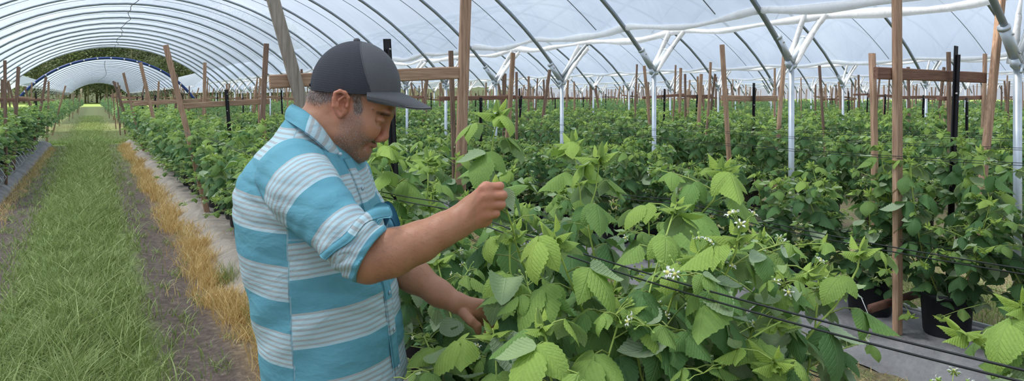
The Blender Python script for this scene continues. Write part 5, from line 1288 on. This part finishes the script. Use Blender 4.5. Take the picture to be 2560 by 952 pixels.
for inner in (0, 1):
    g_ = -.003 * inner; V = []
    for i in range(npz + 1):
        f = i / npz
        for j in range(nl):
            ph = j / nl * 2 * math.pi; ex, ey = math.cos(ph), math.sin(ph)
            xx = cc[0] + (rx + g_) * ex; 
            # lowest latitude where the surface meets the cut
            z0 = zcut(xx); zz = (z0 - cc[2]) / rz_; lat0 = math.asin(max(-.5, min(.5, zz))); lat = lat0 + (math.pi / 2 - lat0) * f
            seam = 0.0012 * math.exp(-((((ph / (math.pi / 3)) % 1) - .5) * 30) ** 2)
            V.append((cc[0] + (rx + g_ - seam) * math.cos(lat) * ex, cc[1] + (ry + g_ - seam) * math.cos(lat) * ey, cc[2] + (rz_ + g_) * math.sin(lat)))
    V = np.array(V); q = np.array([(i*nl+j, i*nl+(j+1) % nl, (i+1)*nl+(j+1) % nl, (i+1)*nl+j) for i in range(npz) for j in range(nl)])
    if inner: q = q[:, ::-1]
    cu, cv = UV(V[q].mean(1)); fr = cu > 903 + (cv - 101) * .26 + 6 * np.sin((cv - 101) / 140 * 3)
    fr = V[q].mean(1)[:, 0] > (lambda zc: G(905, 0)[0] + (G(0, 101)[2] - zc) * .30)(V[q].mean(1)[:, 2])
    mbm.add(V, q)
mbm.V = [v - PB for v in mbm.V]
cap = mbm.obj('cap', M['capmesh'], man); cap['label'] = 'dark trucker cap with mesh back and curved peak'
b = MB(); b.add(*tube([tuple(cc + (0, 0, rz_ - .003) - PB + (.002, 0, 0)), tuple(cc + (0, 0, rz_ + .003) - PB + (.002, 0, 0)), tuple(cc + (0, 0, rz_ + .0065) - PB + (.002, 0, 0))], [.0085, .008, .004], 14)); b.obj('top_button', M['capcloth'], cap)
# seam ridges over the crown
b = MB()
for ph in (math.radians(62), math.radians(-62)):
    pts = []
    for i in range(24):
        zc = cc[2] + rz_ * math.sin(i / 23 * 1.5 + .0) ; lat = i / 23 * 1.5; x_ = G(905, 0)[0] + (G(0, 101)[2] - zc) * .30
        ex = (x_ - cc[0]) / (rx * math.cos(lat) + 1e-6)
        if abs(ex) > 1: continue
        pts.append(tuple(np.array((x_, cc[1] + math.copysign(1, ph) * ry * math.cos(lat) * math.sqrt(1 - ex * ex), zc)) - PB))
    b.add(*tube(pts, .0012, 6))
b.obj('seam', M['capcloth'], cap)
# peak
nA, nR = 31, 14; V = []
for side in (0, 1):
    for i in range(nA):
        a = -1 + 2 * i / (nA - 1); ph = a * math.radians(66); rx0 = cc[0] + rx * math.cos(ph) * .985; ry0 = cc[1] + ry * math.sin(ph) * .985
        z0 = zcut(rx0) + .006
        ext = .074 * (1 - abs(a) ** 3.2) + .002
        for j in range(nR):
            f = j / (nR - 1); dx = ext * f; 
            yy = ry0 * 1.0 + (ry0 - cc[1]) * (.10 * math.sin(f * math.pi) )
            V.append((rx0 + dx * (1 - .0 * a), yy, z0 - .036 * (dx / .074) ** 1.15 - .020 * abs(a) ** 2 * (f ** .7) * (1 if abs(a) < .98 else .9) - .0035 * side - .003 * f * 0))
V = np.array(V); K = nA * nR; i, j = np.meshgrid(np.arange(nA-1), np.arange(nR-1), indexing='ij'); i = i.ravel(); j = j.ravel()
q = np.stack([i*nR+j, i*nR+j+1, (i+1)*nR+j+1, (i+1)*nR+j], 1)
ed = [[k*nR+nR-1, k*nR+nR-1+K, (k+1)*nR+nR-1+K, (k+1)*nR+nR-1] for k in range(nA-1)]
b = MB(); b.add(V - PB, [np.concatenate([q[:, ::-1], q + K]), np.array(ed)]); b.obj('peak', M['capcloth'], cap)
b = MB(); b.add(V[:K].reshape(nA, nR, 3)[:, 0] * 0 - 99, np.zeros((0, 4), int)) if False else None
# adjuster at the back
b = MB(); p0 = G(783, 212); b.add(*tube([tuple(p0 + (.004, -.03, .0) - PB), tuple(p0 + (-.001, -.015, 0) - PB), tuple(p0 + (-.002, 0, 0) - PB), tuple(p0 + (-.001, .015, 0) - PB), tuple(p0 + (.004, .03, 0) - PB)], .005, 8)); b.obj('adjuster', M['picket'], cap)

# ---- trousers and boots
M['trouser'] = m_simple('dark work trousers', (74, 68, 66), .85, 0, .15, 60, .3)
M['boot'] = m_simple('brown boot leather', (104, 76, 54), .7, 0, .2, 30)
T_ = Field((-.72, 1.36, .08), (-.12, 2.02, 1.04), .006)
T_.ell((-.42, 1.69, .90), (.155, .185, .13), .03)
for s in (-1, 1): T_.chain([(np.array((-.42, 1.68 + s * .09, .86)), .115), (np.array((-.40, 1.68 + s * .10, .52)), .090), (np.array((-.43, 1.68 + s * .11, .11)), .080)], .03)
sl, (x, y, z) = T_.sub((-.72, 1.36, .08), (-.12, 2.02, 1.04)); T_.f[sl] += (.003 * np.sin(z * 60 + 3 * np.sin(x * 20 + y * 13))).astype(np.float32)
V, Q = T_.mesh(); mb = MB(); mb.add(V - PB, Q); mb.obj('trousers', M['trouser'], man)
for s in (-1, 1):
    T_ = Field((-.58, 1.50, -.01), (-.18, 1.90, .24), .005); o_ = 1.68 + s * .11
    T_.chain([(np.array((-.44, o_, .18)), .052), (np.array((-.445, o_, .06)), .052)], .01); T_.chain([(np.array((-.46, o_, .045)), .045), (np.array((-.34, o_, .045)), .048), (np.array((-.27, o_, .040)), .038)], .03)
    T_.put(lambda x, y, z: 0.003 - z + x * 0 + y * 0, (-.58, 1.50, -.01), (-.18, 1.90, .24), .001, 'i')
    V, Q = T_.mesh(); mb = MB(); mb.add(V - PB, Q); mb.obj('boot', M['boot'], man)
